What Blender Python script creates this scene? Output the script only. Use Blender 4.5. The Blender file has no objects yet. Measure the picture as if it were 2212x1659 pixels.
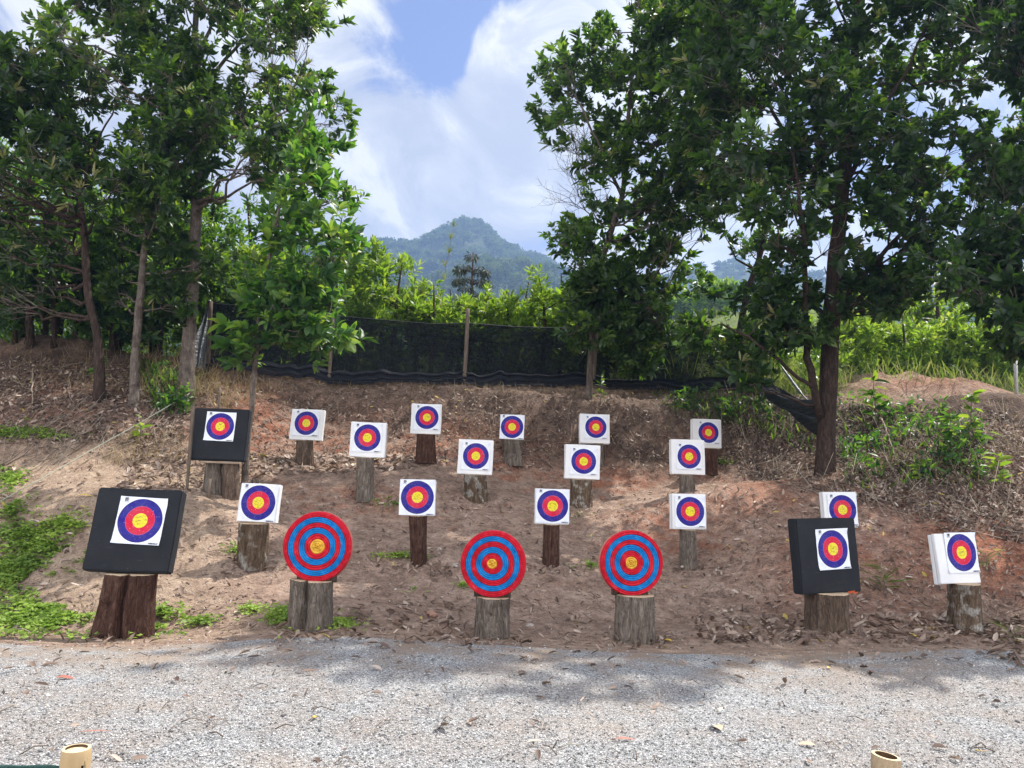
import bpy, bmesh, math, random
import numpy as np
from mathutils import Vector, Matrix, Quaternion

rng = np.random.default_rng(7)
random.seed(7)
S = bpy.context.scene
COL = S.collection
PI = math.pi

# ------------------------------------------------------------------ camera geometry
PITCH, ROLL, EYE, FPX = math.radians(5.5), math.radians(2.0), 1.6, 1685.0
CP, SP, CR, SR = math.cos(PITCH), math.sin(PITCH), math.cos(ROLL), math.sin(ROLL)

def rays(px, py):
    """direction through a point of the photograph (on a 2212 x 1659 grid), per metre of depth"""
    u = (np.asarray(px, float) - 1106) / FPX
    v = (829.5 - np.asarray(py, float)) / FPX
    a = u * CR - v * SR
    b = u * SR + v * CR
    dy = CP - b * SP
    return a / dy, (SP + b * CP) / dy

def P(px, py, Y):
    a, c = rays(px, py)
    return Vector((float(a * Y), float(Y), float(EYE + c * Y)))

def mpp(Y):
    return Y / FPX

# ------------------------------------------------------------------ noise
def _hash(ix, iy, seed):
    n = (ix.astype(np.int64) * 374761393 + iy.astype(np.int64) * 668265263 + seed * 982451653) & 0x7fffffff
    n = ((n ^ (n >> 13)) * 1274126177) & 0x7fffffff
    n = n ^ (n >> 16)
    return (n & 0xffff) / 65535.0

def vnoise(x, y, seed=0):
    x = np.asarray(x, float); y = np.asarray(y, float)
    ix = np.floor(x); iy = np.floor(y)
    fx = x - ix; fy = y - iy
    fx = fx * fx * (3 - 2 * fx); fy = fy * fy * (3 - 2 * fy)
    a = _hash(ix, iy, seed); b = _hash(ix + 1, iy, seed)
    c = _hash(ix, iy + 1, seed); d = _hash(ix + 1, iy + 1, seed)
    return (a * (1 - fx) + b * fx) * (1 - fy) + (c * (1 - fx) + d * fx) * fy - 0.5

def fbm(x, y, f, octs=4, seed=0, gain=.5):
    s = 0; a = 1.0
    for k in range(octs):
        s = s + a * vnoise(np.asarray(x) * f, np.asarray(y) * f, seed + 17 * k)
        a *= gain; f *= 2.03
    return s

def smooth(e0, e1, x):
    t = np.clip((np.asarray(x, float) - e0) / (e1 - e0), 0, 1)
    return t * t * (3 - 2 * t)

# ------------------------------------------------------------------ terrain
_prof = np.array([(-40, .05), (0, .05), (6.5, .02), (7.4, .0), (9.4, .26), (11.7, .95), (13.6, 1.48), (14.4, 2.0),
                  (15.2, 2.9), (15.8, 3.05), (17, 3.15), (22, 3.5), (40, 5.4), (80, 8.5), (160, 10), (900, 16)])
def _base(y):
    return np.interp(y, _prof[:, 0], _prof[:, 1])

GROUND_PTS = [(268, 1378, 7.2), (672, 1360, 7.15), (1065, 1382, 7.45), (1370, 1388, 7.57), (1785, 1366, 8.3), (2085, 1355, 8.65),
              (549, 1217, 9.1), (902, 1228, 9.6), (1190, 1232, 9.9), (1487, 1230, 10.4),
              (788, 1078, 11.5), (1027, 1086, 11.9), (1255, 1104, 12.3), (1484, 1070, 12.4), (465, 1055, 11.05),
              (658, 1003, 12.9), (918, 998, 13.2), (1108, 1003, 13.9), (1292, 1010, 14.2), (1535, 1026, 14.2),
              (1783, 1030, 12.5), (452, 800, 14.8), (710, 829, 15.3), (1003, 837, 15.6), (1283, 842, 16), (1590, 850, 16.4),
              (400, 858, 13.4), (288, 875, 13), (212, 865, 13), (0, 1400, 6.2), (1106, 1400, 6.6), (2200, 1410, 7.0),
              (50, 1250, 8.6), (60, 1120, 9.8), (40, 1010, 11), (60, 940, 12), (30, 775, 14.6), (140, 850, 13.4), (230, 1060, 10.4), (300, 965, 12),
              (2000, 1075, 11.4), (2190, 1110, 10.8), (1960, 960, 13), (2120, 930, 13.6), (2000, 890, 15), (2200, 910, 14.6), (1700, 880, 15.4),
              (1180, 1150, 11.0), (1700, 1150, 10.6), (1950, 1200, 10.0), (380, 1180, 9.2), (700, 1130, 10.6)]
_c = []
for (px, py, D) in GROUND_PTS:
    p = P(px, py, D); _c.append((p.x, p.y, p.z))
_c = np.array(_c)
_SIG = 1.25
def _kern(x, y):
    d2 = (x[..., None] - _c[:, 0]) ** 2 + (y[..., None] - _c[:, 1]) ** 2
    return np.exp(-d2 / (2 * _SIG ** 2))
_K = _kern(_c[:, 0], _c[:, 1]) + .02 * np.eye(len(_c))
_w = np.linalg.solve(_K, _c[:, 2] - _base(_c[:, 1]))

_MOUND = P(1985, 885, 18.5)
def height(x, y, detail=True):
    x = np.asarray(x, float); y = np.asarray(y, float)
    z = _base(y)
    near = (np.abs(x) < 16) & (y > 0) & (y < 24)
    if near.any():
        zz = np.zeros_like(z); xs = x[near]; ys = y[near]
        out = np.empty(len(xs))
        for i in range(0, len(xs), 20000):
            out[i:i + 20000] = _kern(xs[i:i + 20000], ys[i:i + 20000]) @ _w
        zz[near] = out
        z = z + zz
    # field rising on the right, banks outside the frame
    z = z + 10.5 * np.exp(-(((x - 30) / 24) ** 2 + ((y - 95) / 38) ** 2))
    z = z + np.clip(x, 0, 12) * .05 * smooth(17, 22, y)
    z = z + .44 * np.exp(-(((x - _MOUND.x) / 2.0) ** 4 + ((y - _MOUND.y) / 1.2) ** 4)) * (1 + .5 * fbm(x, y, 1.3, 4, 5)) * (1 - .12 * (x - _MOUND.x))
    if detail:
        amp = smooth(6.6, 8.0, y) * (.5 + .5 * smooth(12, 14, y))
        z = z + amp * (.06 * fbm(x, y, .9, 3, 11) + .07 * fbm(x, y, 3.1, 3, 3, .6) + .055 * np.abs(fbm(x, y, 4.3, 3, 37)) + .035 * fbm(x, y, 9.0, 2, 47))
        z = z + .062 * smooth(7.6, 9, y) * smooth(13.6, 12.5, y) * np.sin(2 * PI * (y + .25 * fbm(x, y, .5, 2, 9) - .35 * 0) / 2.3)
        z = z + .012 * fbm(x, y, 2.3, 2, 29)
        z = z + smooth(18, 60, y) * fbm(x, y, .08, 3, 41) * 1.2
    return z

_gx = np.arange(-15, 15.01, .06); _gy = np.arange(0, 34.01, .06)
_GX, _GY = np.meshgrid(_gx, _gy)
_GH = height(_GX.ravel(), _GY.ravel()).reshape(_GX.shape)
def hq(x, y):
    x = np.asarray(x, float); y = np.asarray(y, float)
    fx = np.clip((x + 15) / .06, 0, len(_gx) - 1.001); fy = np.clip(y / .06, 0, len(_gy) - 1.001)
    i = fx.astype(int); j = fy.astype(int); a = fx - i; b = fy - j
    return (_GH[j, i] * (1 - a) + _GH[j, i + 1] * a) * (1 - b) + (_GH[j + 1, i] * (1 - a) + _GH[j + 1, i + 1] * a) * b
def gz(x, y):
    return float(hq(np.array([x]), np.array([y]))[0]) if abs(x) < 15 and 0 < y < 34 else float(height(np.array([x]), np.array([y]))[0])
def gnormal(x, y):
    e = .08
    n = np.stack([-(hq(x + e, y) - hq(x - e, y)) / (2 * e), -(hq(x, y + e) - hq(x, y - e)) / (2 * e), np.ones_like(x)], 1)
    return n / np.linalg.norm(n, axis=1)[:, None]

def ground_hit(px, py, y0=2.6, y1=33):
    a, c = rays(px, py)
    ys = np.geomspace(y0, y1, 420)
    hit = np.full(len(a), np.nan)
    prev = None
    for k, Y in enumerate(ys):
        d = EYE + c * Y - hq(a * Y, np.full(len(a), Y))
        if prev is not None:
            m = np.isnan(hit) & (prev > 0) & (d <= 0)
            t = prev[m] / (prev[m] - d[m] + 1e-9)
            hit[m] = ys[k - 1] + (Y - ys[k - 1]) * t
        prev = d
    ok = ~np.isnan(hit)
    return a[ok] * hit[ok], hit[ok]

def in_poly(px, py, poly):
    inside = np.zeros(len(px), bool)
    n = len(poly); j = n - 1
    for i in range(n):
        xi, yi = poly[i]; xj, yj = poly[j]
        c = ((yi > py) != (yj > py)) & (px < (xj - xi) * (py - yi) / (yj - yi + 1e-9) + xi)
        inside ^= c
        j = i
    return inside

def sample_poly(poly, n):
    xs = [p[0] for p in poly]; ys = [p[1] for p in poly]
    out = np.zeros((0, 2))
    while len(out) < n:
        q = np.stack([rng.uniform(min(xs), max(xs), n * 2), rng.uniform(min(ys), max(ys), n * 2)], 1)
        out = np.concatenate([out, q[in_poly(q[:, 0], q[:, 1], poly)]])
    return out[:n]

def on_ground(poly, n):
    q = sample_poly(poly, n)
    return ground_hit(q[:, 0], q[:, 1])

# ------------------------------------------------------------------ mesh helpers
class Acc:
    def __init__(s):
        s.v = []; s.f = []; s.a = []; s.n = 0
    def add(s, v, faces, var=None):
        v = np.asarray(v, float).reshape(-1, 3)
        for f in faces:
            f = np.asarray(f, np.int64)
            if len(f):
                s.f.append(f + s.n)
                s.a.append(np.full(len(f), 0.5) if var is None else np.broadcast_to(np.asarray(var, float), (len(f),)))
        s.v.append(v); s.n += len(v)
    def tube(s, pts, rad, sides=6, cap=True, var=None):
        pts = np.asarray(pts, float); rad = np.asarray(rad, float); m = len(pts)
        t = np.gradient(pts, axis=0); t /= np.linalg.norm(t, axis=1)[:, None] + 1e-12
        ref = np.array([0, 0, 1.0]) if abs(t[0, 2]) < .9 else np.array([1.0, 0, 0])
        u = np.cross(t, ref); u /= np.linalg.norm(u, axis=1)[:, None] + 1e-12
        w = np.cross(t, u)
        ang = np.linspace(0, 2 * PI, sides, endpoint=False)
        ring = pts[:, None] + rad[:, None, None] * (u[:, None] * np.cos(ang)[None, :, None] + w[:, None] * np.sin(ang)[None, :, None])
        i = np.arange(m - 1)[:, None] * sides; k = np.arange(sides)[None]; k2 = (k + 1) % sides
        q = np.stack([i + k, i + k2, i + sides + k2, i + sides + k], -1).reshape(-1, 4)
        faces = [q]
        if cap:
            faces.append(np.arange(sides)[None, ::-1]); faces.append((np.arange(sides) + (m - 1) * sides)[None])
        s.add(ring, faces, var)
    def box(s, c, d, rot=None):
        b = np.array([(x, y, z) for x in (-.5, .5) for y in (-.5, .5) for z in (-.5, .5)]) * np.array(d)
        if rot is not None:
            b = b @ np.array(rot).T
        s.add(b + np.array(c), [np.array([(0, 1, 3, 2), (4, 6, 7, 5), (0, 4, 5, 1), (2, 3, 7, 6), (0, 2, 6, 4), (1, 5, 7, 3)])])
    def mesh(s, name, smooth_=False):
        me = bpy.data.meshes.new(name)
        if not s.v:
            return me
        v = np.concatenate(s.v)
        me.vertices.add(len(v)); me.vertices.foreach_set('co', v.astype(np.float32).ravel())
        tot = np.concatenate([np.full(len(f), f.shape[1], np.int32) for f in s.f])
        idx = np.concatenate([f.ravel() for f in s.f]).astype(np.int32)
        start = np.concatenate([[0], np.cumsum(tot)[:-1]]).astype(np.int32)
        me.loops.add(len(idx)); me.loops.foreach_set('vertex_index', idx)
        me.polygons.add(len(tot)); me.polygons.foreach_set('loop_start', start); me.polygons.foreach_set('loop_total', tot)
        if smooth_:
            me.polygons.foreach_set('use_smooth', np.ones(len(tot), bool))
        at = me.attributes.new('var', 'FLOAT', 'FACE')
        at.data.foreach_set('value', np.concatenate(s.a).astype(np.float32))
        me.update(calc_edges=True)
        return me

def obj(name, me, mat=None, parent=None, label=None, cat=None, group=None, kind=None):
    o = bpy.data.objects.new(name, me); COL.objects.link(o)
    if mat is not None:
        for m in (mat if isinstance(mat, (list, tuple)) else [mat]):
            me.materials.append(m)
    if parent is not None:
        o.parent = parent
    tag(o, label, cat, group, kind)
    return o

def tag(o, label=None, cat=None, group=None, kind=None):
    if label: o['label'] = label
    if cat: o['category'] = cat
    if group: o['group'] = group
    if kind: o['kind'] = kind

def thing(name, label, cat, loc=(0, 0, 0), group=None, rot=None):
    o = bpy.data.objects.new(name, None); COL.objects.link(o)
    o.empty_display_size = .1
    if rot is not None:
        o.matrix_world = Matrix.Translation(Vector(loc)) @ rot.to_4x4()
    else:
        o.location = loc
    tag(o, label, cat, group)
    return o

def bm_mesh(bm, name, smooth_=False):
    me = bpy.data.meshes.new(name)
    bm.normal_update(); bm.to_mesh(me); bm.free()
    if smooth_:
        for p in me.polygons: p.use_smooth = True
    return me

# ------------------------------------------------------------------ materials
def new_mat(name):
    m = bpy.data.materials.new(name); m.use_nodes = True
    nt = m.node_tree; nt.nodes.clear()
    return m, nt
def N(nt, typ, ins=None, **props):
    n = nt.nodes.new(typ)
    for k, v in props.items():
        setattr(n, k, v)
    for k, v in (ins or {}).items():
        s = n.inputs[k]
        if isinstance(v, bpy.types.NodeSocket):
            nt.links.new(v, s)
        else:
            s.default_value = v
    return n
def ramp(nt, fac, stops, interp='LINEAR'):
    n = nt.nodes.new('ShaderNodeValToRGB'); cr = n.color_ramp; cr.interpolation = interp
    while len(cr.elements) < len(stops):
        cr.elements.new(.5)
    for e, (p, c) in zip(cr.elements, stops):
        e.position = p; e.color = (*c, 1) if len(c) == 3 else c
    nt.links.new(fac, n.inputs['Fac'])
    return n.outputs['Color']
def g(v): return (v, v, v)
def mixc(nt, fac, a, b, mode='MIX'):
    n = nt.nodes.new('ShaderNodeMix'); n.data_type = 'RGBA'; n.blend_type = mode
    for s, v in ((n.inputs['Factor'], fac), (n.inputs['A'], a), (n.inputs['B'], b)):
        s2 = s
        if s.name in ('A', 'B'):
            s2 = [q for q in n.inputs if q.name == s.name and q.type == 'RGBA'][0]
        if isinstance(v, bpy.types.NodeSocket): nt.links.new(v, s2)
        else: s2.default_value = (*v, 1) if isinstance(v, tuple) and len(v) == 3 else v
    return [q for q in n.outputs if q.type == 'RGBA'][0]
def mth(nt, op, a, b=None, c=None, clamp=False):
    n = nt.nodes.new('ShaderNodeMath'); n.operation = op; n.use_clamp = clamp
    for i, v in enumerate((a, b, c)):
        if v is None: continue
        if isinstance(v, bpy.types.NodeSocket): nt.links.new(v, n.inputs[i])
        else: n.inputs[i].default_value = v
    return n.outputs[0]
def pos(nt, scale=(1, 1, 1), obj_space=False):
    if obj_space:
        s = N(nt, 'ShaderNodeTexCoord').outputs['Object']
    else:
        s = N(nt, 'ShaderNodeNewGeometry').outputs['Position']
    return N(nt, 'ShaderNodeMapping', {'Vector': s, 'Scale': scale}).outputs['Vector']
def noise(nt, vec, scale, detail=4, rough=.55, dist=0.0):
    return N(nt, 'ShaderNodeTexNoise', {'Vector': vec, 'Scale': scale, 'Detail': detail, 'Roughness': rough, 'Distortion': dist}).outputs['Fac']
def attr(nt, name):
    return N(nt, 'ShaderNodeAttribute', attribute_name=name).outputs['Fac']
def bump(nt, h, strength=.5, dist=.02, normal=None):
    ins = {'Height': h, 'Strength': strength, 'Distance': dist}
    if normal is not None: ins['Normal'] = normal
    return N(nt, 'ShaderNodeBump', ins).outputs['Normal']
def out(nt, sh):
    o = nt.nodes.new('ShaderNodeOutputMaterial'); nt.links.new(sh, o.inputs['Surface'])
def bsdf(nt, color, rough=.8, normal=None, spec=.3, **kw):
    ins = {'Base Color': color if not isinstance(color, tuple) else (*color, 1), 'Roughness': rough, 'Specular IOR Level': spec}
    if normal is not None: ins['Normal'] = normal
    ins.update(kw)
    return N(nt, 'ShaderNodeBsdfPrincipled', ins).outputs['BSDF']

def simple_mat(name, c1, c2, scale=20, rough=.8, bumpd=.004, spec=.3, stretch=(1, 1, 1), obj_space=True):
    m, nt = new_mat(name)
    v = pos(nt, stretch, obj_space)
    f = noise(nt, v, scale, 5)
    col = ramp(nt, f, [(.3, c1), (.7, c2)])
    out(nt, bsdf(nt, col, rough, bump(nt, f, .6, bumpd) if bumpd else None, spec))
    return m

def leaf_mat(name, stops, trans, tf=.35, rough=.42, spec=.45):
    m, nt = new_mat(name)
    v = attr(nt, 'var')
    col = ramp(nt, v, stops)
    tcol = ramp(nt, v, trans)
    p = bsdf(nt, col, rough, None, spec)
    t = N(nt, 'ShaderNodeBsdfTranslucent', {'Color': tcol}).outputs[0]
    mx = N(nt, 'ShaderNodeMixShader', {0: tf, 1: p, 2: t}).outputs[0]
    out(nt, mx)
    return m

def bark_mat(name, dark, mid, light, patch=None, pf=.62, stretch=2.2, scale=26, bd=.02):
    m, nt = new_mat(name)
    v = pos(nt, (1, 1, 1 / (stretch * 2)))
    f = noise(nt, v, scale, 6, .65, .4)
    f2 = noise(nt, pos(nt), 7, 5, .6)
    col = ramp(nt, f, [(.28, dark), (.5, mid), (.74, light)])
    if patch:
        col = mixc(nt, ramp(nt, f2, [(pf - .06, g(0)), (pf + .04, g(1))]), col, patch)
    col = mixc(nt, ramp(nt, noise(nt, pos(nt, (1, 1, .6)), 3, 3), [(.35, g(.75)), (.65, g(0))]), col, mixc(nt, .5, col, dark), 'MIX')
    vo = N(nt, 'ShaderNodeTexVoronoi', {'Vector': mixc(nt, .22, v, N(nt, 'ShaderNodeTexNoise', {'Vector': v, 'Scale': 14.0, 'Detail': 4.0}).outputs['Color'], 'ADD'), 'Scale': scale * .75}, feature='DISTANCE_TO_EDGE').outputs['Distance']
    col = mixc(nt, ramp(nt, vo, [(.015, g(.5)), (.07, g(0))]), col, tuple(.55 * q for q in dark))
    hsum = mth(nt, 'ADD', f, mth(nt, 'MINIMUM', mth(nt, 'MULTIPLY', vo, 2.0), .5))
    out(nt, bsdf(nt, col, .9, bump(nt, hsum, .9, bd), .15))
    return m

M = {}
# ---- ground
def mat_ground():
    m, nt = new_mat('dirt')
    p = pos(nt)
    n1 = noise(nt, p, .8, 5, .6); n2 = noise(nt, p, 4.5, 7, .65); n3 = noise(nt, p, 38, 4, .6); n4 = noise(nt, p, 13, 6, .7)
    c = ramp(nt, n2, [(.25, (.185, .122, .092)), (.5, (.335, .235, .182)), (.75, (.49, .37, .295))])
    red = mth(nt, 'MULTIPLY', attr(nt, 'red'), ramp(nt, n1, [(.40, g(.3)), (.58, g(1))]), clamp=True)
    c = mixc(nt, red, c, ramp(nt, n2, [(.3, (.20, .07, .042)), (.7, (.42, .19, .115))]))
    sand = mth(nt, 'MULTIPLY', attr(nt, 'sand'), ramp(nt, n1, [(.3, g(.55)), (.6, g(1))]), clamp=True)
    c = mixc(nt, sand, c, ramp(nt, n2, [(.3, (.30, .21, .15)), (.7, (.48, .37, .27))]))
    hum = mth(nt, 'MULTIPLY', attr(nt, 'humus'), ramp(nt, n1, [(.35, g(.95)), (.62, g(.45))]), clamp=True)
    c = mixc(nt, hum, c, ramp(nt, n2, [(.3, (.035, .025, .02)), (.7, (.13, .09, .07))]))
    veg = attr(nt, 'veg')
    c = mixc(nt, veg, c, ramp(nt, n2, [(.3, (.05, .075, .02)), (.55, (.12, .15, .04)), (.75, (.22, .21, .08))]))
    vo = N(nt, 'ShaderNodeTexVoronoi', {'Vector': p, 'Scale': 26.0})
    speck = ramp(nt, vo.outputs['Distance'], [(.10, g(1)), (.2, g(0))])
    pick = ramp(nt, N(nt, 'ShaderNodeSeparateColor', {0: vo.outputs['Color']}).outputs[0], [(.7, g(0)), (.72, g(.8))])
    c = mixc(nt, mth(nt, 'MULTIPLY', speck, pick), c, (.42, .35, .30))
    c = mixc(nt, .6, c, ramp(nt, n3, [(.3, g(.30)), (.7, g(.70))]), 'OVERLAY')
    c = mixc(nt, .65, c, ramp(nt, n4, [(.32, g(.25)), (.5, g(.52)), (.68, g(.72))]), 'OVERLAY')
    h = mth(nt, 'ADD', mth(nt, 'MULTIPLY', n4, 1.3), mth(nt, 'MULTIPLY', n3, .45))
    out(nt, bsdf(nt, c, .95, bump(nt, h, 1.0, .06), .1))
    return m
M['ground'] = mat_ground()

def mat_gravel():
    m, nt = new_mat('gravel')
    p = pos(nt)
    pd = mixc(nt, .012, p, N(nt, 'ShaderNodeTexNoise', {'Vector': p, 'Scale': 60.0}).outputs['Color'], 'ADD')
    vo = N(nt, 'ShaderNodeTexVoronoi', {'Vector': pd, 'Scale': 105.0})
    rgb = N(nt, 'ShaderNodeSeparateColor', {0: vo.outputs['Color']})
    c = ramp(nt, rgb.outputs[0], [(0, (.115, .12, .125)), (.3, (.285, .295, .305)), (.7, (.44, .447, .455)), (1, (.70, .705, .71))])
    c = mixc(nt, mth(nt, 'MULTIPLY', rgb.outputs[1], .15), c, (.42, .35, .30))
    gap = ramp(nt, vo.outputs['Distance'], [(.5, g(1)), (.95, g(.45))])
    c = mixc(nt, 1.0, c, gap, 'MULTIPLY')
    n1 = noise(nt, p, .55, 5, .6); n2 = noise(nt, p, 2.2, 6, .65)
    dirt = mth(nt, 'MULTIPLY', attr(nt, 'sand'), ramp(nt, mth(nt, 'ADD', mth(nt, 'MULTIPLY', n1, .5), mth(nt, 'MULTIPLY', n2, .5)), [(.44, g(0)), (.58, g(1))]), clamp=True)
    c = mixc(nt, dirt, c, (.33, .25, .19))
    c = mixc(nt, ramp(nt, noise(nt, pos(nt, (.4, 1, 1)), 1.7, 4), [(.56, g(0)), (.70, g(.38))]), c, (.43, .33, .25))
    h = mth(nt, 'SUBTRACT', rgb.outputs[2], mth(nt, 'MULTIPLY', vo.outputs['Distance'], 1.4))
    out(nt, bsdf(nt, c, .9, bump(nt, h, .8, .012), .2))
    return m
M['gravel'] = mat_gravel()

# ---- foliage
M['leaf'] = leaf_mat('tree_leaf', [(0, (.008, .022, .010)), (.45, (.024, .054, .018)), (.8, (.062, .115, .032)), (.93, (.13, .19, .055)), (.96, (.24, .24, .10)), (1, (.27, .25, .12))],
                     [(0, (.05, .12, .012)), (.6, (.17, .36, .02)), (.93, (.40, .60, .03)), (1, (.4, .4, .12))], .36, .38, .45)
M['leaf_light'] = leaf_mat('young_leaf', [(0, (.013, .04, .018)), (.5, (.032, .082, .026)), (.9, (.10, .19, .05)), (1, (.22, .24, .08))],
                           [(0, (.06, .20, .02)), (.6, (.20, .46, .03)), (1, (.50, .68, .06))], .38, .42, .35)
M['bush'] = leaf_mat('bush_leaf', [(0, (.045, .085, .022)), (.5, (.10, .18, .03)), (.9, (.19, .27, .045)), (1, (.28, .27, .08))],
                     [(0, (.16, .30, .02)), (.6, (.36, .58, .03)), (1, (.55, .62, .08))], .45, .45, .4)
M['cover'] = leaf_mat('cover_leaf', [(0, (.09, .15, .03)), (.5, (.23, .34, .06)), (1, (.38, .50, .10))],
                      [(0, (.10, .25, .02)), (1, (.35, .55, .05))], .35, .5, .35)
M['far_leaf'] = leaf_mat('forest_leaf', [(0, (.016, .036, .014)), (.5, (.036, .066, .022)), (1, (.10, .13, .045))],
                         [(0, (.06, .12, .02)), (1, (.18, .26, .05))], .3, .7, .2)
M['conifer'] = leaf_mat('conifer_leaf', [(0, (.03, .042, .034)), (.6, (.07, .09, .065)), (1, (.14, .14, .10))],
                        [(0, (.03, .05, .02)), (1, (.08, .10, .05))], .15, .6, .3)
M['straw'] = leaf_mat('dry_grass', [(0, (.13, .09, .045)), (.5, (.28, .21, .11)), (1, (.45, .37, .22))],
                      [(0, (.15, .1, .04)), (1, (.4, .32, .15))], .25, .7, .2)
M['grass'] = leaf_mat('grass', [(0, (.05, .08, .02)), (.55, (.10, .15, .03)), (.8, (.20, .22, .07)), (1, (.36, .31, .15))],
                      [(0, (.12, .22, .02)), (.6, (.30, .44, .04)), (1, (.45, .42, .15))], .4, .6, .25)
M['litter'] = leaf_mat('dead_leaf', [(0, (.05, .034, .026)), (.45, (.17, .115, .09)), (.75, (.36, .27, .215)), (.93, (.60, .51, .43)), (1, (.50, .38, .10))],
                       [(0, (.08, .05, .03)), (1, (.35, .25, .15))], .12, .6, .3)
M['dry_stick'] = simple_mat('dry_stick', (.20, .15, .11), (.38, .31, .24), 30)
M['bark'] = bark_mat('tree_bark', (.055, .040, .032), (.13, .10, .082), (.21, .172, .145))
M['bark_red'] = bark_mat('dark_tree_bark', (.030, .020, .016), (.072, .050, .040), (.135, .098, .08))
M['bark_pale'] = bark_mat('pale_tree_bark', (.10, .08, .068), (.20, .165, .14), (.31, .265, .23), (.115, .09, .075), .56)
M['twig'] = simple_mat('twig_bark', (.10, .08, .065), (.22, .19, .16), 40, bumpd=.002)
M['stump_red'] = bark_mat('reddish_stump_bark', (.035, .016, .012), (.10, .052, .038), (.19, .115, .085), None)
M['stump_brown'] = bark_mat('brown_stump_bark', (.06, .04, .03), (.16, .115, .085), (.29, .225, .175), None)
M['stump_grey'] = bark_mat('grey_stump_bark', (.07, .055, .045), (.20, .165, .135), (.36, .315, .275), None)
M['stump_lichen'] = bark_mat('lichen_stump_bark', (.055, .035, .022), (.15, .105, .07), (.27, .21, .16), (.42, .40, .36), .57)

def mat_cut():
    m, nt = new_mat('cut_wood')
    v = pos(nt, (1, 1, 1), True)
    w = N(nt, 'ShaderNodeTexWave', {'Vector': v, 'Scale': 22.0, 'Distortion': 3.0, 'Detail': 2.0}, wave_type='RINGS', rings_direction='Z').outputs['Fac']
    col = ramp(nt, w, [(.2, (.38, .27, .17)), (.8, (.56, .44, .31))])
    col = mixc(nt, ramp(nt, noise(nt, v, 9, 5), [(.5, g(0)), (.7, g(.6))]), col, (.22, .15, .10))
    out(nt, bsdf(nt, col, .85, bump(nt, w, .3, .003), .2))
    return m
M['cut'] = mat_cut()
M['wood'] = simple_mat('weathered_wood', (.09, .068, .052), (.19, .15, .118), 14, stretch=(3, 3, .35), bumpd=.005)
M['wood_dark'] = simple_mat('dark_wood', (.05, .034, .026), (.12, .085, .065), 14, stretch=(3, 3, .35), bumpd=.005)
M['plank'] = simple_mat('plank_wood', (.22, .16, .115), (.38, .30, .23), 14, stretch=(.4, 3, 3), bumpd=.003)
M['bamboo'] = simple_mat('bamboo', (.40, .27, .13), (.55, .40, .22), 9, .45, .002, .45, stretch=(2, 2, .4))
M['bamboo_grey'] = simple_mat('weathered_bamboo', (.24, .17, .10), (.50, .38, .24), 11, .6, .003, .35, stretch=(2, 2, .6))
M['bamboo_in'] = simple_mat('bamboo_pith', (.55, .42, .24), (.68, .56, .36), 30, .7, .002)
M['bamboo_dark'] = simple_mat('bamboo_inner_wall', (.06, .035, .02), (.12, .07, .04), 30, .9, .002)
M['cord'] = simple_mat('green_cord', (.01, .035, .03), (.02, .07, .06), 120, .7, .002)
M['rope'] = simple_mat('pale_rope', (.22, .27, .21), (.36, .40, .33), 80, .7, .002)
M['concrete'] = simple_mat('concrete', (.36, .36, .35), (.50, .50, .48), 20, .9, .003)
M['stone'] = simple_mat('stone', (.26, .22, .19), (.48, .43, .38), 14, .9, .006)
M['clay'] = simple_mat('red_clay', (.26, .13, .09), (.42, .25, .18), 14, .95, .01)

def mat_foam(name, c1, c2, rough, spec, pits=0.0):
    m, nt = new_mat(name)
    v = pos(nt, (1, 1, 1), True)
    f = noise(nt, v, 5, 6, .6); f2 = noise(nt, v, 160, 3)
    col = ramp(nt, f, [(.3, c1), (.7, c2)])
    h = f2
    if pits:
        vo = N(nt, 'ShaderNodeTexVoronoi', {'Vector': v, 'Scale': 13.0}).outputs['Distance']
        pit = ramp(nt, vo, [(.03, g(1)), (.07, g(0))])
        col = mixc(nt, mth(nt, 'MULTIPLY', pit, pits), col, (.12, .12, .125))
        sc = noise(nt, pos(nt, (2, 2, 14), True), 4, 6, .7)
        col = mixc(nt, ramp(nt, sc, [(.62, g(0)), (.70, g(.45))]), col, (.075, .08, .09))
    out(nt, bsdf(nt, col, rough, bump(nt, h, .25, .004), spec))
    return m
M['black_foam'] = mat_foam('black_foam', (.011, .013, .017), (.019, .021, .026), .85, .3, .7)
M['white_foam'] = mat_foam('white_foam', (.74, .75, .77), (.82, .83, .84), .6, .3)

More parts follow.
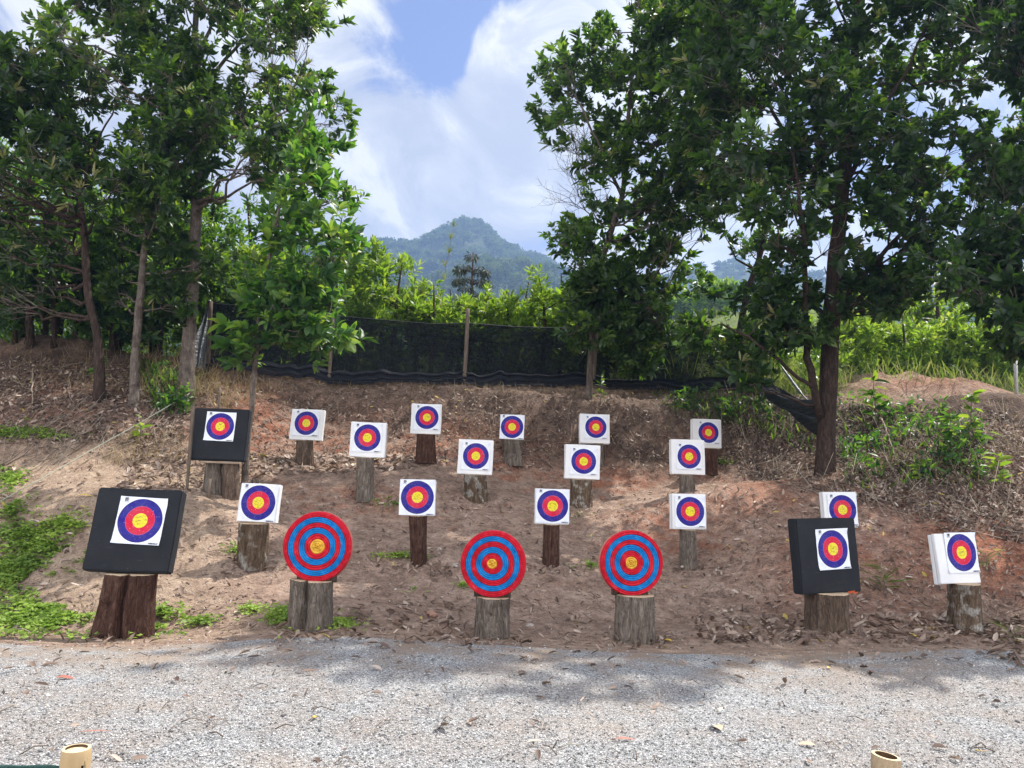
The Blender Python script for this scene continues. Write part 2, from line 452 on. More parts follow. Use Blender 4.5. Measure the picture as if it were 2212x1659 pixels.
def mat_face():
    m, nt = new_mat('printed_target_paper')
    tc = N(nt, 'ShaderNodeTexCoord').outputs['Object']
    xyz = N(nt, 'ShaderNodeSeparateXYZ', {0: tc})
    r = mth(nt, 'SQRT', mth(nt, 'ADD', mth(nt, 'POWER', xyz.outputs['X'], 2.0), mth(nt, 'POWER', xyz.outputs['Z'], 2.0)))
    rn = mth(nt, 'MULTIPLY', r, 1 / .4)      # rings reach r = 0.2 m -> .5
    Y, R, B, W = (.80, .68, .03), (.62, .012, .055), (.022, .018, .24), (.80, .84, .93)
    col = ramp(nt, rn, [(0, (.30, .26, .02)), (.006, Y), (.158, (.85, .62, .10)), (.166, R), (.322, (.45, .12, .35)), (.330, B), (.486, (.012, .012, .06)), (.499, W)], 'CONSTANT')
    # thin score lines printed inside the yellow
    line = mth(nt, 'LESS_THAN', mth(nt, 'ABSOLUTE', mth(nt, 'SUBTRACT', rn, .083)), .004)
    col = mixc(nt, mth(nt, 'MULTIPLY', line, .6), col, (.35, .30, .03))
    oi = N(nt, 'ShaderNodeObjectInfo').outputs['Random']
    off = N(nt, 'ShaderNodeCombineXYZ', {0: mth(nt, 'MULTIPLY', oi, 37.0), 1: 0.0, 2: mth(nt, 'MULTIPLY', oi, 91.0)}).outputs[0]
    v2 = N(nt, 'ShaderNodeVectorMath', {0: tc, 1: off}, operation='ADD').outputs[0]
    # arrow tears: small pale flecks, denser near the middle
    vo = N(nt, 'ShaderNodeTexVoronoi', {'Vector': N(nt, 'ShaderNodeMapping', {'Vector': v2, 'Scale': (1, 1, 2.6)}).outputs[0], 'Scale': 46.0})
    fl = ramp(nt, vo.outputs['Distance'], [(.16, g(1)), (.22, g(0))])
    keep = ramp(nt, N(nt, 'ShaderNodeSeparateColor', {0: vo.outputs['Color']}).outputs[0], [(.68, g(0)), (.70, g(1))])
    near = ramp(nt, rn, [(.30, g(1)), (.52, g(0))])
    fac = mth(nt, 'MULTIPLY', mth(nt, 'MULTIPLY', fl, keep), mth(nt, 'MULTIPLY', near, .75))
    col = mixc(nt, fac, col, (.66, .64, .72))
    dark = ramp(nt, noise(nt, N(nt, 'ShaderNodeMapping', {'Vector': v2, 'Scale': (1, 1, 2.2)}).outputs[0], 30, 5, .7), [(.52, g(0)), (.62, g(1))])
    inner = ramp(nt, rn, [(.02, g(.95)), (.16, g(.55)), (.3, g(.3)), (.5, g(.12))])
    col = mixc(nt, mth(nt, 'MULTIPLY', dark, inner), col, (.13, .11, .05))
    wr = noise(nt, v2, 9, 4, .6, .6)
    col = mixc(nt, ramp(nt, wr, [(.4, g(0)), (.7, g(.05))]), col, (.55, .6, .75))
    out(nt, bsdf(nt, col, .6, bump(nt, wr, .7, .012), .12))
    return m
M['face'] = mat_face()
M['ink'] = simple_mat('black_ink', (.012, .012, .016), (.02, .02, .026), 10, .5, 0)
M['ink_grey'] = simple_mat('grey_ink', (.25, .26, .28), (.3, .31, .33), 10, .5, 0)
M['white_ink'] = simple_mat('white_ink', (.75, .79, .86), (.78, .82, .88), 10, .5, 0)
M['orange'] = simple_mat('orange_ribbon', (.75, .12, .03), (.85, .17, .05), 10, .6, 0)

def mat_straw_ring(name, c1, c2, stitch):
    m, nt = new_mat(name)
    tc = N(nt, 'ShaderNodeTexCoord').outputs['Object']
    xyz = N(nt, 'ShaderNodeSeparateXYZ', {0: tc})
    ang = mth(nt, 'ARCTAN2', xyz.outputs['Z'], xyz.outputs['X'])
    r = mth(nt, 'SQRT', mth(nt, 'ADD', mth(nt, 'POWER', xyz.outputs['X'], 2.0), mth(nt, 'POWER', xyz.outputs['Z'], 2.0)))
    # stitches slant round the coil; their count grows with radius
    band = mth(nt, 'FLOOR', mth(nt, 'MULTIPLY', r, 1 / .0185))
    st = mth(nt, 'SINE', mth(nt, 'ADD', mth(nt, 'MULTIPLY', ang, mth(nt, 'ADD', mth(nt, 'MULTIPLY', band, 7.0), 8.0)), mth(nt, 'MULTIPLY', r, 300.0)))
    f = noise(nt, tc, 22, 4)
    col = ramp(nt, mth(nt, 'ADD', mth(nt, 'MULTIPLY', st, .06), f), [(.2, c1), (.58, c2), (.9, stitch)])
    out(nt, bsdf(nt, col, .55, bump(nt, st, .3, .002), .12))
    return m
M['rope_red'] = mat_straw_ring('red_rope', (.36, .008, .018), (.60, .014, .034), (.76, .12, .13))
M['rope_blue'] = mat_straw_ring('blue_rope', (.006, .12, .40), (.01, .22, .58), (.12, .40, .72))
M['rope_yellow'] = mat_straw_ring('yellow_rope', (.50, .25, .03), (.80, .48, .06), (.90, .66, .20))
M['straw_rim'] = simple_mat('straw_rim', (.42, .10, .08), (.58, .30, .22), 60, .8, .006)

def mat_net(name, alpha0, alpha1, c=(.010, .013, .020), sheen=.25, rough=.5):
    m, nt = new_mat(name)
    v = pos(nt)
    f = noise(nt, pos(nt, (1, 1, 2.5)), 2.5, 5, .6, .8)
    a = ramp(nt, f, [(.35, g(alpha0)), (.65, g(alpha1))])
    w = noise(nt, pos(nt, (.35, .35, 3)), 5, 5, .6, 1.0)
    p = bsdf(nt, c, rough, bump(nt, w, .8, .05), sheen)
    t = N(nt, 'ShaderNodeBsdfTransparent').outputs[0]
    out(nt, N(nt, 'ShaderNodeMixShader', {0: a, 1: t, 2: p}).outputs[0])
    return m
M['net'] = mat_net('shade_net', .66, .94, (.006, .008, .012), .12, .6)
M['net_fold'] = mat_net('folded_net', .86, 1.0, (.006, .008, .015), .3, .5)
M['net_silver'] = mat_net('shiny_net', .85, 1.0, (.07, .078, .088), .6, .35)
M['tarp'] = mat_net('heaped_net', .96, 1.0, (.006, .008, .015), .4, .45)

# ------------------------------------------------------------------ leaves
def nrm(a): return a / (np.linalg.norm(a, axis=-1, keepdims=True) + 1e-12)
def add_leaves(acc, p, d, L, W, var, up=None, fold=.22, bend=.18, quality=2):
    """leaf blades at p pointing along d; quality 2: folded six-face blade, 1: four-face blade, 0: one kite"""
    n = len(p)
    if n == 0: return
    d = nrm(d)
    if up is None: up = rng.normal(size=(n, 3)) * .55 + np.array([0, 0, 1.0])
    s = nrm(np.cross(d, up)); k = np.cross(s, d)
    L = np.broadcast_to(np.asarray(L, float), (n,))[:, None]; W = np.broadcast_to(np.asarray(W, float), (n,))[:, None]
    var = np.broadcast_to(np.asarray(var, float), (n,))
    b = np.broadcast_to(np.asarray(bend, float), (n,))[:, None] * L
    def at(t, w):
        c = p + d * L * t - k * b * t * t
        return c + s * W * w + k * W * abs(w) * fold * 2
    if quality == 2:
        V = np.stack([at(0, 0), at(.3, -.5), at(.3, 0), at(.3, .5), at(.70, -.45), at(.70, 0), at(.70, .45), at(1, 0)], 1)
        base = np.arange(n)[:, None, None] * 8
        tri = base + np.array([(0, 2, 1), (0, 3, 2), (4, 5, 7), (5, 6, 7)])[None]
        quad = base + np.array([(1, 2, 5, 4), (2, 3, 6, 5)])[None]
        acc.v.append(V.reshape(-1, 3)); o = acc.n; acc.n += n * 8
        acc.f.append(tri.reshape(-1, 3) + o); acc.a.append(np.repeat(var, 4))
        acc.f.append(quad.reshape(-1, 4) + o); acc.a.append(np.repeat(var, 2))
    elif quality == 1:
        V = np.stack([at(0, 0), at(.45, -.5), at(.45, 0), at(.45, .5), at(1, 0)], 1)
        base = np.arange(n)[:, None, None] * 5
        tri = base + np.array([(0, 2, 1), (0, 3, 2), (1, 2, 4), (2, 3, 4)])[None]
        acc.v.append(V.reshape(-1, 3)); o = acc.n; acc.n += n * 5
        acc.f.append(tri.reshape(-1, 3) + o); acc.a.append(np.repeat(var, 4))
    else:
        V = np.stack([at(0, 0), at(.45, -.5), at(1, 0), at(.45, .5)], 1)
        base = np.arange(n)[:, None] * 4
        acc.v.append(V.reshape(-1, 3)); o = acc.n; acc.n += n * 4
        acc.f.append(base + np.arange(4)[None] + o); acc.a.append(var)

def tuft_leaves(acc, tp, td, per, L, W, quality=2, vlo=0, vhi=1, spread=1.0, pale=.0):
    """whorls of leaves round each twig end tp with axis td"""
    m = len(tp); n = m * per
    P0 = np.repeat(tp, per, 0); D0 = np.repeat(nrm(td), per, 0)
    t = rng.uniform(0, 1, n)[:, None]
    rad = nrm(np.cross(D0, rng.normal(size=(n, 3))))
    p = P0 - D0 * (t * L * 1.1) + rad * .01
    d = D0 * (.40 + .60 * (1 - t)) + rad * spread * (.38 + .5 * t) + rng.normal(size=(n, 3)) * .18 + np.array([0, 0, -.04])
    tv = np.repeat(rng.uniform(0, 1, m), per)
    var = np.clip(vlo + (vhi - vlo) * (.55 * tv + .45 * rng.uniform(0, 1, n)), 0, .93)
    young = (t[:, 0] < .18) & (rng.uniform(0, 1, n) < .5)
    var = np.where(young, np.clip(var + .25, 0, .93), var)
    if pale:
        pt = np.repeat(rng.uniform(0, 1, m) < pale, per)
        var = np.where(pt & (t[:, 0] < .55), rng.uniform(.95, 1, n), var)
        W_ = np.where(pt & (t[:, 0] < .55), W * .45, W)
    else:
        W_ = np.full(n, W)
    sz = np.repeat(rng.uniform(.6, 1.25, m), per); ll = L * rng.uniform(.65, 1.2, n) * sz; W_ = W_ * sz
    add_leaves(acc, p, d, ll, W_ * rng.uniform(.8, 1.25, n), var, up=D0 * .9 + rng.normal(size=(n, 3)) * .35 + np.array([0, 0, .4]),
               bend=rng.uniform(.0, .35, n), quality=quality)

def bez(a, b, sag, k=7, wob=.04):
    a = np.asarray(a, float); b = np.asarray(b, float)
    t = np.linspace(0, 1, k)[:, None]
    mid = (a + b) / 2 + np.array(sag)
    q = (1 - t) ** 2 * a + 2 * (1 - t) * t * mid + t * t * b
    q[1:-1] += rng.normal(size=(k - 2, 3)) * wob * np.linalg.norm(b - a) * .5
    return q

def resample(pts, rad, step=.25):
    pts = np.asarray(pts, float); rad = np.asarray(rad, float)
    seg = np.linalg.norm(np.diff(pts, axis=0), axis=1); s = np.concatenate([[0], np.cumsum(seg)])
    n = max(3, int(s[-1] / step) + 1); u = np.linspace(0, s[-1], n)
    # smooth path: interpolate then blur
    q = np.stack([np.interp(u, s, pts[:, i]) for i in range(3)], 1); r = np.interp(u, s, rad)
    for _ in range(2):
        q[1:-1] = (q[:-2] + 2 * q[1:-1] + q[2:]) / 4
    return q, r

def crown_points(polys, holes=()):
    """cluster centres: polys = [(outline, depth, half depth, number)]"""
    outp = []
    for poly, Dc, Dr, n in polys:
        q = sample_poly(poly, n * 3)
        for h in holes:
            q = q[~in_poly(q[:, 0], q[:, 1], h)]
        keep = []
        xs = [p[0] for p in poly]; ys = [p[1] for p in poly]
        area = 0
        for i in range(len(poly)):
            x1, y1 = poly[i - 1]; x2, y2 = poly[i]; area += x1 * y2 - x2 * y1
        sep = .62 * math.sqrt(abs(area) / 2 / n)
        for c in q:
            if len(keep) >= n: break
            if all((c[0] - k[0]) ** 2 + (c[1] - k[1]) ** 2 > (sep * random.uniform(.5, 1)) ** 2 for k in keep[-60:]):
                keep.append(c)
        for c in keep:
            p = P(c[0], c[1], Dc + rng.uniform(-Dr, Dr)); outp.append((p.x, p.y, p.z))
    return np.array(outp)

def tree(name, label, cat, trunk, limbs, clusters, cr=.5, tufts=20, per=11, leaf=(.16, .05), mats=('bark', 'leaf'),
         group=None, quality=2, up=.55, pale=.05, vr=(0, 1), trunk_sides=14, ground=True, extra=None, flare=1.25, axis_out=.6):
    """trunk / limbs: [(px, py, depth, width in photo units)]; clusters: crown centres in world space"""
    def conv(l):
        pts = np.array([P(a, b, D) for a, b, D, w in l]); rad = np.array([w * mpp(D) / 2 for a, b, D, w in l])
        return pts, rad
    tp, tr = conv(trunk)
    if ground:
        tp[0, 2] = gz(tp[0, 0], tp[0, 1]) - .08
    q, r = resample(tp, tr, .16)
    hh = q[:, 2] - q[0, 2]
    r = r * (1 + (flare - 1) * np.exp(-hh / .18))
    root = thing(name, label, cat, (float(q[0, 0]), float(q[0, 1]), float(q[0, 2] + .08)), group)
    off = np.array(root.location)
    bark = Acc()
    q2 = q + np.stack([fbm(hh, hh * 0 + 3, 1.2, 2, 5), fbm(hh, hh * 0 + 9, 1.2, 2, 8), hh * 0], 1) * .03
    bark.tube(q2 - off, r * (1 + .10 * fbm(hh, hh * 0, 2.5, 2, 3)), trunk_sides)
    skel = [(q[i], r[i]) for i in range(len(q) // 4, len(q))]
    for l in limbs:
        lp, lr = conv(l); a, b = resample(lp, lr, .2)
        a[1:-1] += rng.normal(size=(len(a) - 2, 3)) * .015
        bark.tube(a - off, b, 8)
        skel += [(a[i], b[i]) for i in range(1, len(a))]
    SKp = np.array([s[0] for s in skel]); SKr = np.array([s[1] for s in skel])
    tw = Acc(); fol = Acc()
    ctr = clusters.mean(0)
    for c in clusters:
        d = np.linalg.norm(SKp - c, axis=1) + 2.0 * np.clip(SKp[:, 2] - (c[2] - .25 * np.linalg.norm(SKp[:, :2] - c[:2], axis=1)), 0, None)
        j = int(np.argmin(d)); a = SKp[j]; L = np.linalg.norm(a - c)
        br = bez(a, c, (0, 0, -.10 * L if c[2] > a[2] else .18 * L), max(5, int(L / .22)), .05)
        r0 = min(SKr[j] * .6, .008 + .011 * L)
        bark.tube(br - off, np.linspace(r0, .006, len(br)), 5)
        nt_ = max(3, int(tufts * random.uniform(.7, 1.3)))
        u = nrm(rng.normal(size=(nt_, 3))); rr = cr * random.uniform(.75, 1.25) * rng.uniform(.25, 1, nt_)[:, None] ** .6
        tpnt = c + u * rr * np.array([1.1, 1.1, .85])
        outw = nrm(tpnt - ctr) * np.array([1, 1, .5])
        td = outw * axis_out + u * .5 + np.array([0, 0, up]) + rng.normal(size=(nt_, 3)) * .25
        for i in range(nt_):
            k = random.randint(len(br) // 2, len(br) - 1)
            t = bez(br[k], tpnt[i], (0, 0, -.05), 4, .1)
            tw.tube(t - off, np.linspace(.0055, .0025, 4), 3, False)
        tuft_leaves(fol, tpnt - off, td, per, leaf[0], leaf[1], quality, vr[0], vr[1], pale=pale)
    obj('trunk', bark.mesh('trunk', True), M[mats[0]], root)
    obj('crown', fol.mesh('crown'), M[mats[1]], root)
    obj('twigs', tw.mesh('twigs'), M['twig'], root, kind='stuff')
    if extra: extra(root, off)
    return root

# ------------------------------------------------------------------ THE SETTING
def grid_axis(lo, hi, step, far_lo, far_hi, growth=1.16):
    a = list(np.arange(lo, hi + 1e-6, step))
    s = step; x = hi
    while x < far_hi:
        s *= growth; x += s; a.append(x)
    s = step; x = lo; b = []
    while x > far_lo:
        s *= growth; x -= s; b.append(x)
    return np.array(b[::-1] + a)

gx = grid_axis(-9.5, 9.5, .06, -900, 900); gy = grid_axis(6.2, 16.6, .05, -120, 1000)
GX, GY = np.meshgrid(gx, gy)
fx, fy = GX.ravel(), GY.ravel()
edge = 6.75 + .12 * np.clip(fx, -6, 6) * .5 + .18 * fbm(fx, fy, .7, 3, 71)   # where the gravel yard ends
fz = height(fx, fy)
fz_ground = fz - .03 * smooth(.05, -.25, fy - edge)
A = Acc()
nx, ny = len(gx), len(gy)
i = (np.arange(ny - 1)[:, None] * nx + np.arange(nx - 1)[None]).ravel()
quads = np.stack([i, i + 1, i + nx + 1, i + nx], 1)
A.add(np.stack([fx, fy, fz_ground], 1), [quads])
me = A.mesh('ground', True)
bx, bz = np.gradient(fz.reshape(GX.shape), gy, gx)
steep = np.sqrt(bx ** 2 + bz ** 2).ravel()
red = smooth(.35, .8, steep) * smooth(9, 11, fy) * smooth(15.2, 14.2, fy) * .9
red = np.maximum(red, .9 * smooth(2.5, 4.5, fx) * smooth(7.5, 9, fy) * smooth(13.2, 12, fy) * (.4 + .6 * smooth(-.1, .25, fbm(fx, fy, .8, 3, 91))))
red = np.maximum(red, .8 * smooth(-5.5, -7, fx) * smooth(11.5, 12.5, fy) * smooth(14.5, 13.5, fy))
red = np.maximum(red, .6 * np.exp(-(((fx - _MOUND.x) / 2.6) ** 2 + ((fy - _MOUND.y) / 2.2) ** 2)))
red = red * (1 - smooth(17, 19, fy) * (np.abs(fx - _MOUND.x) > 3.2))
sand = smooth(-2.2, -4.2, fx + .25 * (fy - 9)) * smooth(7.0, 8.0, fy) * smooth(12.8, 11.5, fy)
sand = np.maximum(sand, .0 * np.exp(-(((fx - _MOUND.x + .4) / 2.0) ** 2 + ((fy - _MOUND.y) / 1.5) ** 2)))
sand = np.maximum(sand, .55 * smooth(6.5, 6.9, fy) * smooth(8.0, 7.0, fy))
veg = smooth(16.3, 18.5, fy) * (1 - np.exp(-(((fx - _MOUND.x) / 2.4) ** 4 + ((fy - _MOUND.y) / 2.0) ** 4)))
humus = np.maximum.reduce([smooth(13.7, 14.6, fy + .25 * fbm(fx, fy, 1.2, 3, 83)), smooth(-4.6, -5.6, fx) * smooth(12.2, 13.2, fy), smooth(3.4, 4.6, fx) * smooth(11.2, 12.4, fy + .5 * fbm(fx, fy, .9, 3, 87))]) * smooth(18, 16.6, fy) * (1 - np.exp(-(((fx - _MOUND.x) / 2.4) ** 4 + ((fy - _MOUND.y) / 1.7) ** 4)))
for nme, arr in (('red', red), ('sand', sand), ('veg', veg), ('humus', humus)):
    at = me.attributes.new(nme, 'FLOAT', 'POINT'); at.data.foreach_set('value', arr.astype(np.float32))
obj('ground', me, M['ground'], kind='structure')

# gravel yard: a sheet of its own with a ragged edge
gx2 = grid_axis(-9, 9, .09, -60, 60); gy2 = grid_axis(2.4, 7.9, .045, -40, 7.9)
X2, Y2 = np.meshgrid(gx2, gy2); x2, y2 = X2.ravel(), Y2.ravel()
e2 = 6.75 + .12 * np.clip(x2, -6, 6) * .5 + .18 * fbm(x2, y2, .7, 3, 71) + .10 * fbm(x2, y2, 5, 3, 13)
z2 = height(x2, y2) + .006 + .006 * fbm(x2, y2, 9, 2, 19)
z2 = np.where(y2 > e2 - .10, z2 - .012, z2)
n2x = len(gx2); i = (np.arange(len(gy2) - 1)[:, None] * n2x + np.arange(n2x - 1)[None]).ravel()
qd = np.stack([i, i + 1, i + n2x + 1, i + n2x], 1)
keep = (y2 - e2)[qd].mean(1) < 0
A = Acc(); A.add(np.stack([x2, y2, z2], 1), [qd[keep]])
me = A.mesh('gravel_yard', True)
at = me.attributes.new('sand', 'FLOAT', 'POINT'); at.data.foreach_set('value', (.35 + .75 * smooth(1.4, 0.2, e2 - y2)).astype(np.float32))
obj('gravel_yard', me, M['gravel'], kind='structure')

# loose pebbles on the yard
def pebbles():
    n = 15000
    q = np.stack([rng.uniform(-60, 2280, n), 1380 + 290 * rng.uniform(0, 1, n)], 1)
    x, y = ground_hit(q[:, 0], q[:, 1]); n = len(x)
    e = 6.85 + .06 * np.clip(x, -6, 6)
    k = (y < e) | (rng.uniform(0, 1, n) < .25); x, y = x[k], y[k]; n = len(x)
    base = np.array([(1, 0, 0), (0, 1, 0), (-1, 0, 0), (0, -1, 0), (0, 0, .8), (0, 0, -.8)])
    s = rng.uniform(.003, .0075, n) * np.where(rng.uniform(0, 1, n) < .03, 1.9, 1)
    V = base[None] * (s[:, None, None] * rng.uniform(.6, 1.3, (n, 1, 3))) + rng.normal(size=(n, 6, 3)) * s[:, None, None] * .18
    a = rng.uniform(0, 2 * PI, n); c, sn = np.cos(a), np.sin(a)
    vx = V[..., 0] * c[:, None] - V[..., 1] * sn[:, None]; vy = V[..., 0] * sn[:, None] + V[..., 1] * c[:, None]
    W = np.stack([vx + x[:, None], vy + y[:, None], V[..., 2] + (hq(x, y) + .010)[:, None]], -1)
    f = np.array([(0, 1, 4), (1, 2, 4), (2, 3, 4), (3, 0, 4), (1, 0, 5), (2, 1, 5), (3, 2, 5), (0, 3, 5)])
    F = (np.arange(n)[:, None, None] * 6 + f[None]).reshape(-1, 3)
    A = Acc(); A.add(W.reshape(-1, 3), [F], np.repeat(rng.uniform(0, 1, n), 8))
    m, nt = new_mat('pebble')
    out(nt, bsdf(nt, ramp(nt, attr(nt, 'var'), [(0, (.12, .12, .125)), (.5, (.33, .33, .33)), (.8, (.48, .47, .46)), (1, (.72, .71, .69))]), .8, None, .3))
    obj('pebbles', A.mesh('pebbles'), m, kind='stuff', label='pale grey crushed stone lying loose over the gravel yard', cat='gravel')
pebbles()

def clods():
    q = np.concatenate([sample_poly([(380, 1000), (2212, 1040), (2212, 1400), (0, 1400), (0, 950)], 9000), sample_poly([(400, 840), (1760, 860), (1760, 1040), (400, 1000)], 5000)])
    x, y = ground_hit(q[:, 0], q[:, 1]); n = len(x)
    base = np.array([(1, 0, 0), (0, 1, 0), (-1, 0, 0), (0, -1, 0), (0, 0, .8), (0, 0, -.8)])
    s = .004 + .012 * rng.uniform(0, 1, n) ** 3 + np.where(rng.uniform(0, 1, n) < .012, .018, 0)
    V = base[None] * (s[:, None, None] * rng.uniform(.6, 1.3, (n, 1, 3))) + rng.normal(size=(n, 6, 3)) * s[:, None, None] * .2
    V = V + np.stack([x, y, hq(x, y) + s * .3], 1)[:, None]
    f = np.array([(0, 1, 4), (1, 2, 4), (2, 3, 4), (3, 0, 4), (1, 0, 5), (2, 1, 5), (3, 2, 5), (0, 3, 5)])
    A = Acc(); A.add(V.reshape(-1, 3), [(np.arange(n)[:, None, None] * 6 + f[None]).reshape(-1, 3)], np.repeat(rng.uniform(0, 1, n), 8))
    m, nt = new_mat('clod')
    out(nt, bsdf(nt, ramp(nt, attr(nt, 'var'), [(0, (.13, .09, .075)), (.5, (.25, .19, .16)), (.85, (.36, .29, .25)), (1, (.52, .47, .42))]), .95, None, .1))
    obj('dirt_clods', A.mesh('dirt_clods'), m, kind='stuff', label='small clods and stones lying on the dirt slope', cat='clods')
clods()

# ---- the hill behind
_sil = np.array([(-3000, 640), (0, 600), (500, 560), (700, 545), (775, 535), (830, 522), (870, 526), (905, 519), (930, 506), (955, 491), (985, 477), (1010, 481), (1035, 494), (1060, 518), (1090, 541),
                 (1130, 558), (1165, 566), (1200, 584), (1260, 632), (1400, 610), (1480, 585), (1560, 568), (1650, 575), (1800, 600), (2000, 610), (2200, 650), (5000, 700)], float)
DH = 680.0
def hill_h(x, y):
    px = 1106 + FPX * x / DH
    py = np.interp(px, _sil[:, 0], _sil[:, 1])
    _, c = rays(px, py)
    top = EYE + c * DH - 8
    prof = smooth(300, DH, y) ** 1.25
    back = 1 - smooth(DH, DH + 260, y)
    z = 8 + (top - 8) * prof * back
    px2 = 1106 + FPX * x / 450                      # a nearer spur, lower and less hazy
    spur = np.interp(px2, [-4000, 700, 860, 960, 1060, 1150, 1220, 1300, 1500, 4000], [668, 662, 640, 606, 572, 582, 606, 650, 678, 684])
    _, c2 = rays(px2, spur)
    z2 = 8 + (EYE + c2 * 450 - 9 - 8) * smooth(240, 450, y) * (1 - smooth(450, 640, y))
    z = np.maximum(z, z2)
    z = z + fbm(x, y, .012, 4, 55) * 16 * smooth(320, 460, y) * (1 - .7 * smooth(DH - 130, DH, y)) * back
    return z
hx = np.arange(-640, 641, 13.0); hy = np.concatenate([np.arange(244, 720, 11.0), np.arange(720, 1000, 35.0)])
HX, HY = np.meshgrid(hx, hy); HZ = hill_h(HX.ravel(), HY.ravel())
HZ = np.where(HZ < 9, HZ - 6, HZ)
A = Acc(); nhx = len(hx); i = (np.arange(len(hy) - 1)[:, None] * nhx + np.arange(nhx - 1)[None]).ravel()
A.add(np.stack([HX.ravel(), HY.ravel(), HZ], 1), [np.stack([i, i + 1, i + nhx + 1, i + nhx], 1)])
obj('hill', A.mesh('hill', True), simple_mat('hill_soil', (.03, .05, .02), (.07, .085, .03), .3, .95, 0, .1, obj_space=False), kind='structure')

def forest():
    A = Acc(); xs, ys = [], []
    for lo, hi, y0, y1, cnt in ((-200, 120, 330, 524, 900), (-220, 130, 524, 690, 1100), (120, 420, 380, 690, 330), (-190, 110, 668, 692, 110)):
        xs.append(rng.uniform(lo, hi, cnt)); ys.append(rng.uniform(y0, y1, cnt))
    x = np.concatenate(xs); y = np.concatenate(ys); z = hill_h(x, y)
    R = rng.uniform(2.6, 6.5, len(x)) * np.where(y > 600, .8, 1); Hh = R * rng.uniform(1.0, 1.9, len(x))
    for k in range(len(x)):
        m = int(75 + 11 * R[k]); tone = rng.uniform(0, 1)
        # a crown of three to five lobes
        L = random.randint(3, 5); lc = nrm(rng.normal(size=(L, 3))) * np.array([1, 1, .5]) * .55
        w = rng.integers(0, L, m)
        u = nrm(rng.normal(size=(m, 3))); u[:, 2] = np.abs(u[:, 2]) * 1.1 - .35
        p = (lc[w] + u * rng.uniform(.35, .62, m)[:, None]) * R[k] * np.array([1, 1, .8]) + np.array([x[k], y[k], z[k] + Hh[k]])
        d = u + rng.normal(size=(m, 3)) * .6
        add_leaves(A, p, d, rng.uniform(1.2, 2.6, m), rng.uniform(.9, 1.8, m), np.clip(tone * .65 + rng.uniform(0, .35, m), 0, 1), quality=0)
        if Hh[k] > 8 or y[k] > 660:
            A.tube(np.array([(x[k], y[k], z[k] - 1), (x[k] + .4, y[k], z[k] + Hh[k])]), [.35, .2], 4, False, .1)
    obj('forest', A.mesh('forest'), M['far_leaf'], kind='stuff', label='hazy forest covering the far hill', cat='forest')
forest()

# ------------------------------------------------------------------ TREES
R_ = lambda *a: list(a)
# right: the big tree on the slope
poly_rt = [(1500, 40), (1560, -330), (1800, -480), (2080, -400), (2210, -100), (2230, 200), (2200, 330), (2130, 470), (2010, 520), (1880, 480), (1760, 540), (1640, 530), (1540, 490), (1470, 430), (1480, 250)]
cl_rt = crown_points([(poly_rt, 12.4, 1.9, 165)])
cl_rt_low = crown_points([([(1690, 560), (1780, 600), (1775, 720), (1690, 715), (1640, 640)], 12.0, .5, 6),
                          ([(1500, 690), (1560, 650), (1650, 700), (1640, 800), (1560, 835), (1510, 760)], 12.2, .5, 6),
                          ([(1830, 600), (1900, 590), (2010, 600), (1960, 650), (1850, 700)], 12.3, .5, 7)])
tree('big_tree', 'large dark-leaved tree with a thick brown trunk at the edge of the right slope', 'tree',
     [(1783, 1030, 12.5, 44), (1786, 960, 12.5, 39), (1790, 800, 12.5, 38), (1800, 650, 12.5, 37), (1812, 500, 12.5, 33), (1822, 380, 12.5, 28), (1838, 250, 12.5, 23), (1850, 60, 12.5, 15), (1870, -200, 12.5, 7)],
     [[(1772, 900, 12.4, 18), (1752, 810, 12.2, 17), (1738, 700, 12.1, 15), (1742, 560, 12.0, 12), (1725, 400, 11.9, 8), (1700, 250, 11.8, 4)],
      [(1762, 850, 12.3, 9), (1700, 790, 12.1, 8), (1640, 745, 12.0, 7), (1560, 700, 12.0, 4)],
      [(1825, 650, 12.4, 12), (1870, 590, 12.2, 11), (1940, 510, 12.0, 9), (2010, 410, 11.9, 5)],
      [(1822, 665, 12.5, 10), (1900, 610, 12.6, 9), (1985, 575, 12.7, 7), (2080, 540, 12.7, 4)],
      [(1795, 690, 12.4, 10), (1740, 650, 12.6, 9), (1660, 600, 12.8, 8), (1590, 560, 12.9, 4)],
      [(1815, 480, 12.4, 13), (1760, 380, 12.6, 11), (1680, 260, 12.8, 8), (1600, 120, 13, 4)],
      [(1825, 400, 12.5, 13), (1890, 270, 12.2, 10), (1960, 150, 12.0, 7), (2020, 0, 12, 4)],
      [(1838, 250, 12.5, 11), (1860, 180, 12.8, 9), (1830, 60, 13.2, 6), (1760, -100, 13.4, 3)]],
     np.concatenate([cl_rt, cl_rt_low]), .52, 18, 14, (.172, .072), ('bark_red', 'leaf'), pale=.06, vr=(0, .8), flare=1.2)

